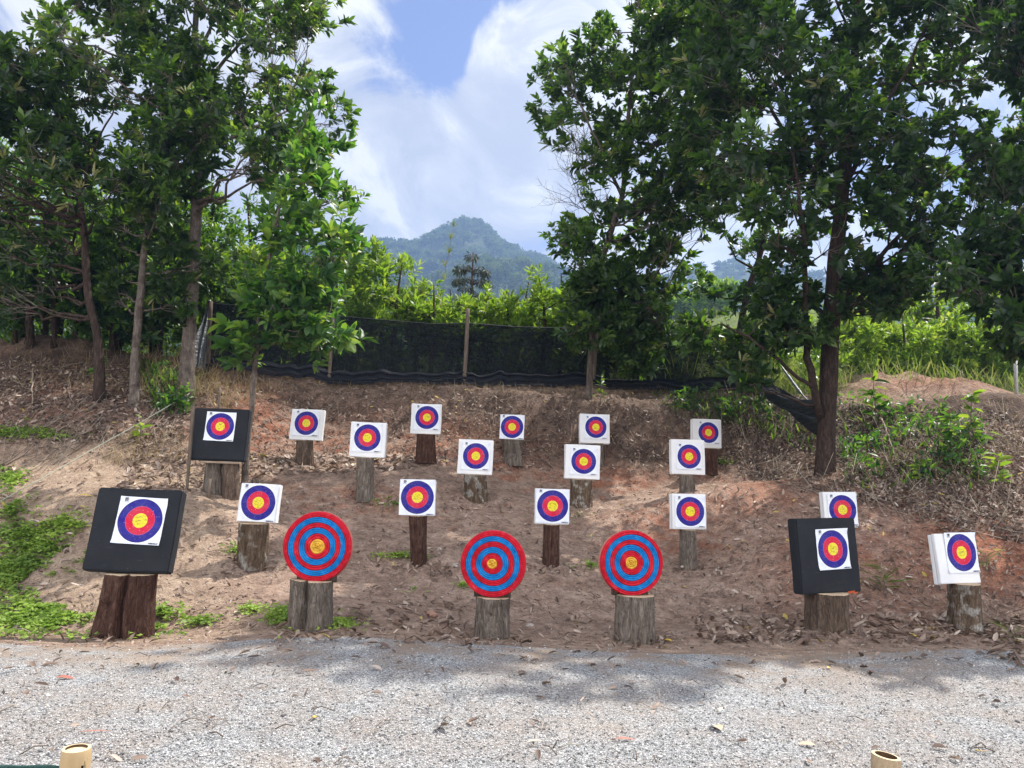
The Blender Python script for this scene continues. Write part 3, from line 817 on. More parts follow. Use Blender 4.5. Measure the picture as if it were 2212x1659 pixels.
# right: the slimmer tree nearer the middle
poly_r2 = [(1215, 80), (1285, 25), (1400, -20), (1560, -30), (1585, 200), (1520, 420), (1500, 560), (1420, 600), (1300, 610), (1205, 580), (1190, 500), (1215, 450), (1300, 420), (1240, 335), (1172, 235), (1172, 170)]
def dead_branch(root, off):
    A = Acc()
    def grow(a, d, L, r, lev):
        q = [a]; dd = d.copy()
        for k in range(5):
            dd = nrm(dd + rng.normal(size=3) * .16 + np.array([0, 0, .06])); q.append(q[-1] + dd * L / 5)
        A.tube(np.array(q) - off, np.linspace(r, r * .5, 6), 4, False)
        if lev:
            for k in range(5):
                b = q[random.randint(2, 5)]
                grow(b, nrm(dd + rng.normal(size=3) * .55), L * random.uniform(.45, .7), r * .55, lev - 1)
    s = np.array(P(1305, 490, 15)); e = np.array(P(1195, 385, 15))
    grow(s, nrm(e - s), 1.25, .016, 3); grow(s, nrm(np.array(P(1150, 420, 14.8)) - s), 1.2, .014, 3); grow(np.array(P(1290, 430, 15)), nrm(np.array(P(1180, 300, 14.8)) - np.array(P(1290, 430, 15))), 1.1, .014, 3)
    obj('dead_branch', A.mesh('dead_branch'), M['bark_pale'], root, label='bare leafless grey branch spray')
cl_r2 = crown_points([(poly_r2, 15.0, 1.3, 88), ([(1300, 590), (1440, 590), (1450, 700), (1390, 740), (1310, 700), (1240, 690), (1220, 620)], 15.0, .7, 18),
                      ([(1310, 690), (1440, 720), (1440, 820), (1350, 800)], 14.9, .4, 6), ([(1400, -30), (1620, -30), (1640, 400), (1520, 470), (1420, 330)], 13.9, .5, 24), ([(1235, 600), (1330, 600), (1330, 740), (1245, 730)], 14.6, .3, 9)])
tree('slim_tree', 'leafy tree with a bare dead branch spray, standing at the net right of the middle', 'tree',
     [(1272, 846, 15.4, 14), (1280, 720, 15.3, 13), (1289, 600, 15.2, 13), (1320, 500, 15.1, 13), (1346, 420, 15.0, 12), (1356, 250, 15.0, 9), (1375, 60, 15.0, 5), (1385, -60, 15, 3)],
     [[(1346, 430, 15.0, 8), (1300, 330, 14.7, 6), (1250, 220, 14.5, 4)], [(1352, 330, 15, 8), (1430, 200, 15.2, 6), (1500, 80, 15.3, 3)],
      [(1330, 470, 15, 8), (1420, 400, 15.3, 6), (1500, 330, 15.4, 4)], [(1289, 600, 15.2, 7), (1380, 600, 15.0, 6), (1440, 650, 14.8, 4)], [(1300, 560, 15.2, 6), (1240, 540, 15, 5), (1200, 520, 15, 3)]],
     cl_r2, .46, 17, 14, (.168, .068), ('bark_pale', 'leaf'), pale=.05, vr=(.05, .95), extra=dead_branch)

# right: trunk in shade behind the end of the net
cl_r3 = crown_points([([(1500, 640), (1560, 560), (1700, 520), (1720, 620), (1650, 720), (1540, 740)], 17.2, .8, 8), ([(1560, 420), (1720, 380), (1740, 520), (1600, 560)], 17.4, .8, 6)])
tree('shaded_tree', 'thin dark tree behind the end of the net, between the two larger right-hand trees', 'tree',
     [(1590, 838, 17.2, 15), (1596, 720, 17.2, 14), (1612, 640, 17.2, 13), (1645, 545, 17.2, 11), (1665, 430, 17.2, 6)], [], cl_r3, .48, 15, 12, (.165, .066), ('bark_red', 'leaf'), pale=.0, vr=(0, .6))

# right: tree whose trunk is outside the frame, its dark boughs hanging in
poly_r4 = [(2040, -30), (2300, -60), (2420, 40), (2500, 200), (2480, 600), (2330, 720), (2215, 775), (2185, 735), (2130, 650), (2030, 620), (2005, 560), (2090, 480), (2190, 400), (2215, 180), (2120, 60)]
cl_r4 = crown_points([(poly_r4, 10.4, 1.2, 96)])
tree('overhanging_tree', 'dark tree overhanging from the right edge of the photo with drooping boughs', 'tree',
     [(2420, 1080, 10.6, 44), (2425, 700, 10.6, 38), (2415, 400, 10.6, 30), (2400, 200, 10.6, 20), (2390, 20, 10.6, 6)],
     [[(2422, 600, 10.6, 18), (2300, 520, 10.5, 13), (2180, 520, 10.4, 9), (2080, 540, 10.4, 5)], [(2420, 520, 10.6, 16), (2330, 300, 10.4, 12), (2220, 180, 10.3, 7)], [(2420, 650, 10.6, 13), (2300, 640, 10.5, 9), (2215, 690, 10.4, 5)]],
     cl_r4, .46, 17, 13, (.16, .07), ('bark_red', 'leaf'), pale=.02, vr=(0, .55), up=.15)

# left: the tall straight tree
poly_l1 = [(170, -260), (420, -380), (650, -280), (705, 10), (695, 100), (640, 150), (715, 180), (730, 250), (700, 330), (630, 345), (560, 420), (480, 400), (450, 330), (380, 235), (290, 215), (200, 200), (120, 150), (60, 90), (110, 45)]
cl_l1 = crown_points([(poly_l1, 13.3, 1.7, 106)], [[(436, 70), (480, 60), (500, 130), (450, 190), (436, 150)]])
tree('tall_tree', 'tall tree with a straight pale grey trunk at the left end of the net', 'tree',
     [(400, 858, 13.4, 36), (405, 780, 13.4, 31), (415, 640, 13.4, 27), (424, 480, 13.4, 23), (428, 340, 13.4, 21), (424, 200, 13.4, 18), (420, 80, 13.4, 14), (430, -40, 13.4, 11), (440, -240, 13.4, 5)],
     [[(426, 215, 13.4, 9), (470, 150, 13.2, 8), (520, 90, 13.0, 6), (600, 20, 13, 3)], [(424, 170, 13.4, 9), (445, 90, 13.6, 8), (480, -20, 13.8, 5)], [(428, 330, 13.4, 9), (520, 290, 13.1, 7), (620, 240, 12.9, 4)],
      [(424, 230, 13.4, 9), (330, 160, 13.1, 8), (230, 110, 12.9, 5), (130, 80, 12.8, 3)], [(422, 130, 13.4, 8), (330, 40, 13.5, 6), (250, -60, 13.6, 3)]],
     cl_l1, .46, 16, 14, (.17, .066), ('bark_pale', 'leaf'), pale=.16, vr=(.05, .95), flare=1.35)

# left: the leaning slim tree
cl_l2 = crown_points([([(330, 190), (410, 130), (470, 200), (470, 330), (430, 430), (330, 490), (250, 440), (270, 340), (330, 280)], 12.8, 1.0, 27), ([(215, 430), (330, 480), (470, 430), (470, 600), (380, 660), (240, 640)], 13.8, .7, 16)])
tree('leaning_tree', 'slim tree with a leaning pale trunk, between the straight tree and the crooked tree', 'tree',
     [(288, 876, 13.0, 21), (292, 780, 13.0, 19), (303, 640, 13.0, 16), (318, 500, 13.0, 13), (345, 370, 12.9, 11), (365, 250, 12.8, 8), (372, 160, 12.7, 4)],
     [[(330, 430, 13, 6), (390, 360, 12.8, 5), (440, 300, 12.7, 3)], [(318, 500, 13, 6), (270, 440, 12.8, 4), (250, 390, 12.7, 2)]],
     cl_l2, .42, 15, 13, (.168, .068), ('bark_pale', 'leaf'), pale=.03, vr=(0, .95))

# left: the crooked tree
cl_l3 = crown_points([([(-160, 110), (20, 95), (100, 110), (190, 150), (270, 190), (215, 250), (215, 310), (290, 350), (230, 420), (100, 400), (-150, 420)], 12.8, 1.3, 50), ([(-100, 420), (140, 420), (160, 560), (100, 640), (-100, 660)], 13.8, .7, 14)],
                     [[(215, 240), (350, 235), (350, 330), (225, 320)]])
tree('crooked_tree', 'dark tree with a crooked bent trunk, its boughs reaching the left edge', 'tree',
     [(212, 868, 13.0, 24), (216, 800, 13.0, 22), (214, 745, 13.0, 19), (205, 690, 13.0, 17), (188, 640, 13.0, 16), (186, 520, 13.0, 15), (170, 420, 13.0, 13), (150, 340, 13.0, 10), (120, 230, 13, 7), (90, 130, 13, 3)],
     [[(170, 420, 13, 7), (200, 330, 12.8, 5), (250, 220, 12.6, 3)], [(150, 340, 13, 7), (60, 270, 12.8, 5), (-40, 220, 12.7, 3)]],
     cl_l3, .44, 16, 14, (.17, .064), ('bark_red', 'leaf'), pale=.12, vr=(0, .75))

# left: the young tree beside the staked target, bright big leaves
poly_l5 = [(640, 240), (700, 250), (720, 300), (690, 360), (740, 385), (772, 470), (720, 500), (760, 560), (700, 590), (660, 560), (600, 520), (570, 430), (610, 340)]
cl_l5 = crown_points([(poly_l5, 11.2, .7, 27), ([(600, 560), (700, 600), (730, 680), (640, 700), (560, 660), (520, 600)], 11.1, .6, 17),
                      ([(470, 700), (540, 690), (540, 770), (485, 765)], 11.0, .2, 5), ([(600, 690), (690, 690), (755, 735), (690, 745), (610, 730)], 11.0, .3, 8)])
tree('young_tree', 'young tree with large bright leaves and a thin trunk rising right of the staked target', 'tree',
     [(526, 1052, 11.2, 15), (535, 960, 11.2, 13), (545, 880, 11.2, 12), (552, 770, 11.2, 11), (568, 640, 11.2, 9), (592, 500, 11.2, 7), (615, 380, 11.2, 5), (640, 290, 11.2, 3)],
     [[(553, 760, 11.2, 5), (610, 735, 11.1, 4), (690, 720, 11, 2)], [(552, 770, 11.2, 5), (520, 745, 11.1, 4), (500, 730, 11, 2)], [(570, 630, 11.2, 6), (640, 620, 11, 4), (700, 600, 11, 2)], [(595, 490, 11.2, 5), (680, 450, 11, 4), (740, 430, 11, 2)]],
     cl_l5, .36, 6, 11, (.195, .08), ('bark_pale', 'leaf_light'), pale=.0, vr=(.1, 1), trunk_sides=9)

# understorey on the left, behind the trunks
def small_tree(px, py_base, D, h, rad, n, label, leafm='leaf', name='understorey_tree', group='young trees crowding behind the left trunks', cr=.45, tufts=15, leaf=(.17, .06), vr=(0, 1), cat='tree', up=.6, lo=.25, barkm='bark_red', pale=0.0):
    b = P(px, py_base, D); x, y = b.x, b.y
    z = gz(x, y) if y < 33 else float(height(np.array([x]), np.array([y]))[0])
    w0 = .035 * h ** .7 / mpp(D)
    def up_(dz, dx=0):
        return dz, dx
    root_pts = [np.array((x + dx, y, z + dz)) for dx, dz in ((0, -.1), (.03 * h * random.uniform(-1, 1), .35 * h), (.05 * h * random.uniform(-1, 1), .7 * h), (.06 * h * random.uniform(-1, 1), .98 * h))]
    u = nrm(rng.normal(size=(n * 3, 3))) * rng.uniform(.2, 1, n * 3)[:, None] ** .5
    c = np.array([x, y, z + h * (lo + 1) / 2]) + u * np.array([rad, rad, h * (1 - lo) / 2])
    c = c[:n]
    root = thing(name, label, cat, (x, y, z), group); off = np.array([x, y, z])
    bark = Acc(); q, r = resample(np.array(root_pts), np.array([.022, .017, .011, .004]) * h ** .6 * 1.6, .25)
    bark.tube(q - off, r, 7)
    tw = Acc(); fol = Acc()
    for cc in c:
        j = int(np.argmin(np.linalg.norm(q - cc, axis=1) + 1.5 * np.clip(q[:, 2] - cc[2] + .15, 0, None)))
        br = bez(q[j], cc, (0, 0, -.06), 5, .05); bark.tube(br - off, np.linspace(min(r[j] * .6, .015), .005, 5), 4)
        nt_ = max(3, int(tufts * random.uniform(.7, 1.3)))
        uu = nrm(rng.normal(size=(nt_, 3))); tp = cc + uu * cr * rng.uniform(.3, 1, nt_)[:, None]
        td = uu * .6 + np.array([0, 0, up]) + rng.normal(size=(nt_, 3)) * .2
        for i_ in range(0, nt_, 2):
            tw.tube(np.array([br[-2], tp[i_]]) - off, [.004, .002], 3, False)
        tuft_leaves(fol, tp - off, td, 10, leaf[0], leaf[1], 1, vr[0], vr[1], pale=pale)
    obj('trunk', bark.mesh('trunk', True), M[barkm], root)
    obj('crown', fol.mesh('crown'), M[leafm], root)
    obj('twigs', tw.mesh('twigs'), M['twig'], root, kind='stuff')
    return root

ORD = ['first', 'second', 'third', 'fourth', 'fifth', 'sixth', 'seventh', 'eighth', 'ninth', 'tenth', 'eleventh', 'twelfth', 'thirteenth', 'fourteenth', 'fifteenth', 'sixteenth', 'seventeenth', 'eighteenth', 'nineteenth', 'twentieth', 'twenty-first', 'twenty-second', 'twenty-third', 'twenty-fourth']
for k, (px, D, h, rad, n) in enumerate([(-60, 16, 4.6, 1.3, 26), (40, 15.4, 4.3, 1.2, 26), (120, 16.5, 4.4, 1.3, 26), (190, 17.5, 4.3, 1.2, 22), (255, 15.8, 4.2, 1.1, 24), (330, 16.6, 4.6, 1.2, 24), (395, 15.6, 3.6, 1.0, 18), (450, 17, 4.6, 1.2, 24), (520, 18, 4.4, 1.3, 24), (590, 17.5, 3.8, 1.2, 22), (665, 18.5, 3.4, 1.1, 18)]):
    small_tree(px, 760, D, h, rad, n, 'leafy young tree in the thicket behind the left trunks, %s counting from the left edge' % ORD[k], 'leaf_light' if k not in (2, 6) else 'leaf', vr=(.15, 1), lo=.02 if k > 6 else .12)
for k, (px, D, h, rad, n) in enumerate([(-50, 15.2, 2.3, .8, 13), (30, 15.0, 1.9, .7, 12), (95, 15.4, 2.4, .8, 13), (160, 15.2, 2.0, .7, 12), (240, 15.3, 2.2, .7, 12), (345, 15.2, 2.0, .7, 11), (440, 15.9, 2.4, .7, 12)]):
    small_tree(px, 770, D, h, rad, n, 'low leafy shrub in the shade under the left thicket, %s from the left edge' % ORD[k], 'leaf_light' if k % 2 else 'leaf', 'shade_shrub', 'shrubs in the shade of the left thicket', .38, 13, (.18, .065), (0, .9), 'shrub', .6, .05)
# second rank, farther back, so the thicket has depth
for k, (px, D, h, rad, n) in enumerate([(-20, 21, 5.2, 1.6, 20), (90, 22, 5.4, 1.6, 20), (200, 21.5, 5.2, 1.6, 20), (310, 22, 5.0, 1.6, 20), (420, 21.5, 5.0, 1.6, 20), (540, 22.5, 4.6, 1.6, 18), (640, 23, 4.2, 1.6, 16)]):
    small_tree(px, 740, D, h, rad, n, 'sunlit tree in the rear rank of the left thicket, %s from the left' % ORD[k], 'bush', 'rear_tree', 'rear trees of the left thicket', .6, 13, (.22, .085), (0, .9), lo=.05)

# bushes beyond the net
spots = [(560, 17.0, 2.8, .8, 12), (640, 16.8, 2.3, .7, 10), (715, 17.2, 2.7, .8, 13), (765, 17.8, 3.3, .8, 16), (812, 18.4, 3.1, .8, 15), (850, 17.4, 2.5, .7, 13), (895, 17.8, 2.2, .65, 12), (930, 17.1, 2.0, .6, 11), (972, 17.7, 2.0, .6, 11), (1008, 17.0, 1.7, .6, 10), (1052, 17.5, 1.85, .6, 11),
         (1090, 17.1, 1.9, .6, 11), (1128, 17.8, 2.2, .7, 12), (1168, 17.2, 2.2, .65, 12), (1212, 17.7, 2.4, .7, 13), (1255, 17.1, 2.0, .65, 12), (1310, 17.6, 1.9, .7, 9), (1375, 18.0, 1.7, .7, 9), (1440, 17.8, 1.5, .7, 8), (1500, 18.5, 1.6, .7, 8), (1660, 19, 2.2, .8, 9), (1740, 19, 2.0, .8, 9)]
for k, (px, D, h, rad, n) in enumerate(spots):
    small_tree(px, 790, D, h * 1.12, rad * 1.15, n + 5, 'bright upright shrub beyond the black net, %s from the left end of the net' % ORD[k], 'bush', 'shrub', 'shrubs growing beyond the black net', .30, 12, (.20, .062), (.05, .97), 'shrub', 1.2, .05)
# the open hillside on the right
spots = [(1835, 21, 2.2, .8, 9), (1880, 26, 3.0, 1.1, 11), (1925, 22, 2.6, .9, 11), (1975, 25, 2.6, 1.1, 11), (2025, 23, 2.9, .9, 12), (2070, 27, 3.1, 1.2, 12), (2110, 23, 2.6, 1.0, 11), (2160, 24, 2.8, 1.1, 11), (2215, 25, 2.8, 1.1, 11), (1900, 20.5, 1.5, .6, 7), (2130, 20.5, 1.3, .6, 6), (1790, 30, 3.4, 1.3, 11), (2010, 32, 3.6, 1.6, 12), (2180, 33, 3.6, 1.6, 12), (1850, 19.6, 1.2, .6, 8), (1955, 20.4, 1.5, .7, 9), (2045, 20.6, 1.5, .7, 9), (2100, 20.2, 1.3, .6, 8), (2165, 20.8, 1.7, .7, 9)]
for k, (px, D, h, rad, n) in enumerate(sorted(spots)):
    small_tree(px, 780, D, h * 1.3, rad * 1.2, n + 4, 'yellow-green bush on the sunny hillside right of the big trunk, %s from that trunk' % ORD[k], 'bush', 'bush', 'bushes on the sunny hillside', .42, 13, (.20, .075), (.05, 1), 'shrub', .9, .08)
# rounded trees in the middle distance
for k, (px, py, D, h, rad, lab) in enumerate([(1195, 690, 62, 6.5, 2.4, 'round-topped green tree at the right foot of the hazy hill'), (1245, 690, 52, 4.6, 2.1, 'pale green bushy tree just right of the round-topped tree'), (1140, 700, 75, 5.0, 2.6, 'low hazy green tree left of the round-topped tree'),
                                              (1470, 650, 90, 4.0, 2.6, 'pale bush on the distant grassy rise seen under the right boughs'), (1545, 640, 84, 4.6, 2.8, 'larger bush on the distant grassy rise, beside the dark thin trunk')]):
    small_tree(px, py, D, h, rad, 26, lab, 'bush' if k else 'far_leaf', 'distant_tree', 'trees in the middle distance', 1.0, 22, (.55, .26), (.1, .8), lo=.05)

# the drooping conifer
def conifer():
    D = 30.0
    b = P(1018, 640, D); x, y = b.x, b.y; z = gz(x, y)
    top = P(1021, 545, D).z
    root = thing('conifer', 'small dark tree with drooping tiers standing alone before the hazy hill', 'tree', (x, y, z)); off = np.array((x, y, z))
    t = Acc(); t.tube(np.array([(0, 0, -.1), (.03, 0, (top - z) * .5), (.0, 0, top - z)]), [.11, .08, .02], 7)
    f = Acc()
    for px, py, r in ((1020, 556, 12), (1002, 577, 14), (992, 583, 10), (1036, 583, 16), (1048, 590, 8), (1000, 603, 15), (988, 608, 10), (1040, 606, 15), (1052, 612, 9), (1008, 622, 15), (1002, 640, 17), (990, 646, 12), (1042, 640, 13), (1055, 645, 10), (1026, 650, 12)):
        for yy in (-.35, .3):
            c = np.array(P(px, py, D)) - off + np.array([0, yy * random.uniform(.3, 1), 0]); m = 46
            u = nrm(rng.normal(size=(m, 3))) * rng.uniform(.2, 1, m)[:, None] ** .5 * np.array([1.1, 1, .45]) * r * mpp(D)
            d = u * 1.5 / (r * mpp(D)) + np.array([0, 0, -1.0]) + rng.normal(size=(m, 3)) * .3
            add_leaves(f, c + u, d, .20 * rng.uniform(.7, 1.3, m), .05, rng.uniform(0, 1, m), quality=1, bend=.3)
        t.tube(bez((0, 0, P(px, py, D).z - z - .1), np.array(P(px, py, D)) - off, (0, 0, .12), 5), [.03, .025, .02, .014, .008], 4)
    obj('trunk', t.mesh('trunk', True), M['bark_red'], root); obj('crown', f.mesh('crown'), M['conifer'], root)
conifer()

# bare dry stems (old trunks) in the shade of the left bank
for k, (pts, lab) in enumerate([([(66, 775, 14.8, 15), (64, 700, 14.8, 14), (62, 620, 14.8, 10)], 'ragged dead trunk with peeling bark, at the far left of the bank'),
                                ([(116, 772, 14.9, 10), (116, 700, 14.9, 11), (119, 640, 14.9, 7)], 'thin dead trunk beside the ragged one on the left bank')]):
    q = np.array([P(a, b, D) for a, b, D, w in pts]); q[0, 2] = gz(q[0, 0], q[0, 1]) - .05
    r = np.array([w * mpp(D) / 2 for a, b, D, w in pts]); q, r = resample(q, r, .08)
    hh = np.arange(len(q)); r = r * (1 + .35 * fbm(hh, hh * 0 + k, .6, 2, 5))
    A = Acc(); A.tube(q - q[0], r, 9)
    for _ in range(40):
        j = random.randint(1, len(q) - 1); a = random.uniform(0, 2 * PI); o = np.array([math.cos(a), math.sin(a), 0]) * r[j]
        A.tube(np.array([q[j] - q[0] + o, q[j] - q[0] + o * 1.5 + np.array([0, 0, -random.uniform(.1, .3)])]), [.008, .003], 3, False)
    obj('dead_trunk', A.mesh('dead_trunk', True), M['bark_red'], None, lab, 'dead tree').location = Vector(q[0])

# ------------------------------------------------------------------ FENCE OF SHADE NET
def fence():
    posts = [(452, 652, 800, 14.8, 13), (716, 682, 829, 15.3, 8), (1007, 668, 838, 15.6, 9), (1284, 700, 843, 16.0, 9), (1592, 712, 850, 16.4, 8)]
    root = thing('net_fence', 'long black shade net fence on wooden posts along the top of the bank', 'fence', P(1007, 838, 15.6)); off = np.array(root.location)
    topl = np.array([(452, 654, 14.8), (500, 658, 14.9), (600, 668, 15.05), (716, 680, 15.3), (790, 687, 15.38), (860, 693, 15.45), (940, 699, 15.5), (1007, 697, 15.6), (1060, 701, 15.7), (1115, 705, 15.8), (1200, 707, 15.9), (1284, 707, 16.0), (1360, 711, 16.1), (1440, 713, 16.2), (1520, 712, 16.3), (1592, 716, 16.4), (1650, 770, 16.0)])
    n = 170; m = 22
    u = np.linspace(0, 1, n); s = np.linspace(0, 1, len(topl))
    px = np.interp(u, s, topl[:, 0]); py = np.interp(u, s, topl[:, 1]); D = np.interp(u, s, topl[:, 2])
    T = np.array([P(a, b, c) for a, b, c in zip(px, py, D)])
    B = T.copy(); B[:, 2] = hq(B[:, 0], B[:, 1]) - .02
    t = np.linspace(0, 1, m)[:, None, None]
    V = T[None] * (1 - t) + B[None] * t
    bul = np.sin(np.linspace(0, PI, m))[:, None] * (.05 + .05 * fbm(np.arange(n) * .2, np.zeros(n), .5, 2, 3))[None] * 1.0
    V[..., 1] += bul + .03 * fbm(np.tile(np.arange(n) * .15, (m, 1)), np.tile(np.arange(m)[:, None] * .4, (1, n)), .9, 3, 9) + .06
    i = (np.arange(m - 1)[:, None] * n + np.arange(n - 1)[None]).ravel()
    A = Acc(); A.add(V.reshape(-1, 3) - off, [np.stack([i, i + 1, i + n + 1, i + n], 1)])
    obj('net', A.mesh('net', True), M['net'], root)
    # hem cord
    A = Acc(); A.tube(V[0] - off, np.full(n, .010), 5); obj('hem_cord', A.mesh('hem_cord'), M['ink'], root)
    # the net gathered in loose folds along the ground
    m2 = 12; Fv = []
    wv = fbm(np.arange(n) * .11, np.zeros(n), 1, 3, 31)
    for k in range(n):
        h = .24 + .09 * wv[k]; t_ = np.linspace(0, 1, m2)
        yy = -.06 - .10 * t_ ** 2 + .035 * np.sin(t_ * 15 + k * .03 + 1.2 * wv[k])
        Fv.append(np.stack([np.full(m2, B[k, 0]) + .02 * np.sin(t_ * 9 + k * .3), B[k, 1] + yy, B[k, 2] + h * (1 - t_) + .02], 1))
    Fv = np.array(Fv).transpose(1, 0, 2)
    i = (np.arange(m2 - 1)[:, None] * n + np.arange(n - 1)[None]).ravel()
    A = Acc(); A.add(Fv.reshape(-1, 3) - off, [np.stack([i, i + 1, i + n + 1, i + n], 1)])
    obj('gathered_hem', A.mesh('gathered_hem', True), M['net_fold'], root)
    for k, (x, y0, y1, D, w) in enumerate(posts):
        b = np.array(P(x - 5, y1, D)); tpt = np.array(P(x + 4, y0, D)); b[2] = gz(b[0], b[1]) - .1
        r = w * mpp(D) / 2
        A = Acc(); q, rr = resample([b, (b + tpt) / 2 + np.array([.01, 0, 0]), tpt], [r * 1.05, r, r * .95], .2)
        A.tube(q - off + np.array([0, -.05, 0]), rr * (1 + .12 * fbm(np.arange(len(q)), np.zeros(len(q)), .8, 2, k)), 7)
        obj('post', A.mesh('post'), M['wood_dark'] if k == 0 else M['wood'], root)
    # loose flap at the left end
    pl = [(449, 656, 14.75), (436, 690, 14.6), (424, 720, 14.45), (418, 790, 14.3)]
    pr = [(453, 656, 14.75), (452, 700, 14.7), (449, 750, 14.65), (444, 800, 14.6)]
    rows = []
    for k in range(16):
        uu = k / 15; sidx = np.linspace(0, 1, 4)
        a = np.array(P(np.interp(uu, sidx, [p[0] for p in pl]), np.interp(uu, sidx, [p[1] for p in pl]), np.interp(uu, sidx, [p[2] for p in pl])))
        b = np.array(P(np.interp(uu, sidx, [p[0] for p in pr]), np.interp(uu, sidx, [p[1] for p in pr]), np.interp(uu, sidx, [p[2] for p in pr])))
        tt = np.linspace(0, 1, 10)[:, None]
        rows.append(a * (1 - tt) + b * tt + np.array([0, 1, 0]) * (.05 * np.sin(tt * 14 + uu * 5)))
    V = np.array(rows); A = Acc(); i = (np.arange(15)[:, None] * 10 + np.arange(9)[None]).ravel()
    A.add(V.reshape(-1, 3) - off, [np.stack([i, i + 1, i + 11, i + 10], 1)])
    obj('net_flap', A.mesh('net_flap', True), M['net_silver'], root, label='shiny grey loose flap of net')
fence()

# net heaped against the big tree
def heap():
    p0 = [(1645, 830, 15.6), (1690, 842, 14.8), (1730, 856, 13.8), (1776, 866, 12.75)]
    p1 = [(1638, 846, 15.5), (1682, 882, 14.6), (1725, 908, 13.6), (1776, 940, 12.7)]
    root = thing('net_heap', 'black net heaped in folds against the left side of the big trunk', 'net', P(1700, 900, 13.6)); off = np.array(root.location)
    n, m = 44, 20; rows = []
    s4 = np.linspace(0, 1, 4)
    for k in range(n):
        u = k / (n - 1)
        a = np.array(P(*[np.interp(u, s4, [p[j] for p in p0]) for j in range(3)])); b = np.array(P(*[np.interp(u, s4, [p[j] for p in p1]) for j in range(3)]))
        t = np.linspace(0, 1, m)[:, None]
        q = a * (1 - t) + b * t
        q[:, 1] += .07 * np.sin(t[:, 0] * 17 + u * 4) + .05 * fbm(t[:, 0] * 9, np.full(m, u * 6), 1, 2, 4)
        q[:, 2] += .05 * np.sin(t[:, 0] * 11 + u * 7)
        q[:, 2] = np.maximum(q[:, 2], hq(q[:, 0], q[:, 1]) + .02)
        rows.append(q)
    V = np.array(rows); i = (np.arange(n - 1)[:, None] * m + np.arange(m - 1)[None]).ravel()
    A = Acc(); A.add(V.reshape(-1, 3) - off, [np.stack([i, i + 1, i + m + 1, i + m], 1)])
    obj('folds', A.mesh('folds', True), M['tarp'], root)
    A = Acc(); q = np.array([P(1682, 790, 15.0), P(1700, 815, 14.7), P(1722, 846, 14.2), P(1745, 872, 13.7)]); q[:, 1] -= .1
    q, r = resample(q, [.015, .028, .026, .012], .08)
    A.tube(q - off, r * (1 + .5 * fbm(np.arange(len(q)), np.zeros(len(q)), .7, 2, 3)), 7)
    obj('twisted_strip', A.mesh('twisted_strip', True), M['net_silver'], root)
heap()

# ------------------------------------------------------------------ ARCHERY TARGETS AND STUMPS
def bevel_box(w, t, h, bev=.008, wob=.003, cuts=5, seed=0):
    bm = bmesh.new(); bmesh.ops.create_cube(bm, size=1)
    bmesh.ops.scale(bm, vec=(w, t, h), verts=bm.verts)
    bmesh.ops.bevel(bm, geom=bm.edges[:], offset=bev, segments=2, affect='EDGES')
    bmesh.ops.subdivide_edges(bm, edges=[e for e in bm.edges if e.calc_length() > .1], cuts=cuts, use_grid_fill=True)
    r = random.Random(seed)
    a, b, c = r.uniform(0, 9), r.uniform(0, 9), r.uniform(5, 9)
    for v in bm.verts:
        v.co.y += wob * math.sin(v.co.x * c + a) * math.cos(v.co.z * c + b)
        v.co.x += wob * .8 * math.sin(v.co.z * 9 + b); v.co.z += wob * .8 * math.sin(v.co.x * 8 + a)
        v.co.z += h / 2
    return bm

def face_mesh():
    n = 25; s = .43
    bm = bmesh.new(); g_ = []
    for j in range(n):
        row = []
        for i_ in range(n):
            x = (i_ / (n - 1) - .5) * s; z = (j / (n - 1) - .5) * s
            e = max(abs(x), abs(z)) / (s / 2)
            curl = .012 * max(0, min(abs(x), abs(z)) / (s / 2) - .80) / .20 * (1.3 if x * z > 0 else .5)
            w = .0018 * math.sin(x * 31 + z * 13) + .0012 * math.sin(z * 47 - x * 9)
            row.append(bm.verts.new((x, -.004 - w - curl, z)))
        g_.append(row)
    for j in range(n - 1):
        for i_ in range(n - 1):
            bm.faces.new((g_[j][i_], g_[j][i_ + 1], g_[j + 1][i_ + 1], g_[j + 1][i_]))
    return bm_mesh(bm, 'target_face', True)
FACE = face_mesh(); FACE.materials.append(M['face'])

def text_mesh(body, size, shear=.35):
    cu = bpy.data.curves.new('lettering', 'FONT'); cu.body = body; cu.size = size; cu.shear = shear; cu.align_x = 'RIGHT'; cu.extrude = .0004; cu.offset = .0006
    o = bpy.data.objects.new('tmp', cu); COL.objects.link(o)
    bpy.context.view_layer.update()
    me = bpy.data.meshes.new_from_object(o.evaluated_get(bpy.context.evaluated_depsgraph_get()))
    bpy.data.objects.remove(o)
    for v in me.vertices:
        v.co = Vector((v.co.x, -v.co.z, v.co.y))
    me.name = 'lettering'
    return me
LETTER = text_mesh('AIMEDSLAV', .017); LETTER.materials.append(M['ink'])
def emblem_mesh():
    A = Acc(); s = .032
    # dark square emblem: black blocks parted by white strokes
    for (x, z, w, h) in ((-.30, .25, .38, .46), (.22, .34, .5, .26), (.30, .02, .36, .22), (-.30, -.30, .38, .36), (.02, -.12, .16, .20), (.26, -.34, .30, .26), (.02, .10, .12, .12)):
        A.box((x * s, -.0125, z * s), (w * s, .001, h * s))
    return A.mesh('emblem')
EMB = emblem_mesh(); EMB.materials.append(M['ink'])
def line_mesh():
    A = Acc(); x = -.023
    while x < .023:
        w = random.uniform(.0016, .0034); A.box((x + w / 2, -.0125, 0), (w, .001, .0032)); x += w + .0012
    return A.mesh('small_print')
SMALL = line_mesh(); SMALL.materials.append(M['ink_grey'])

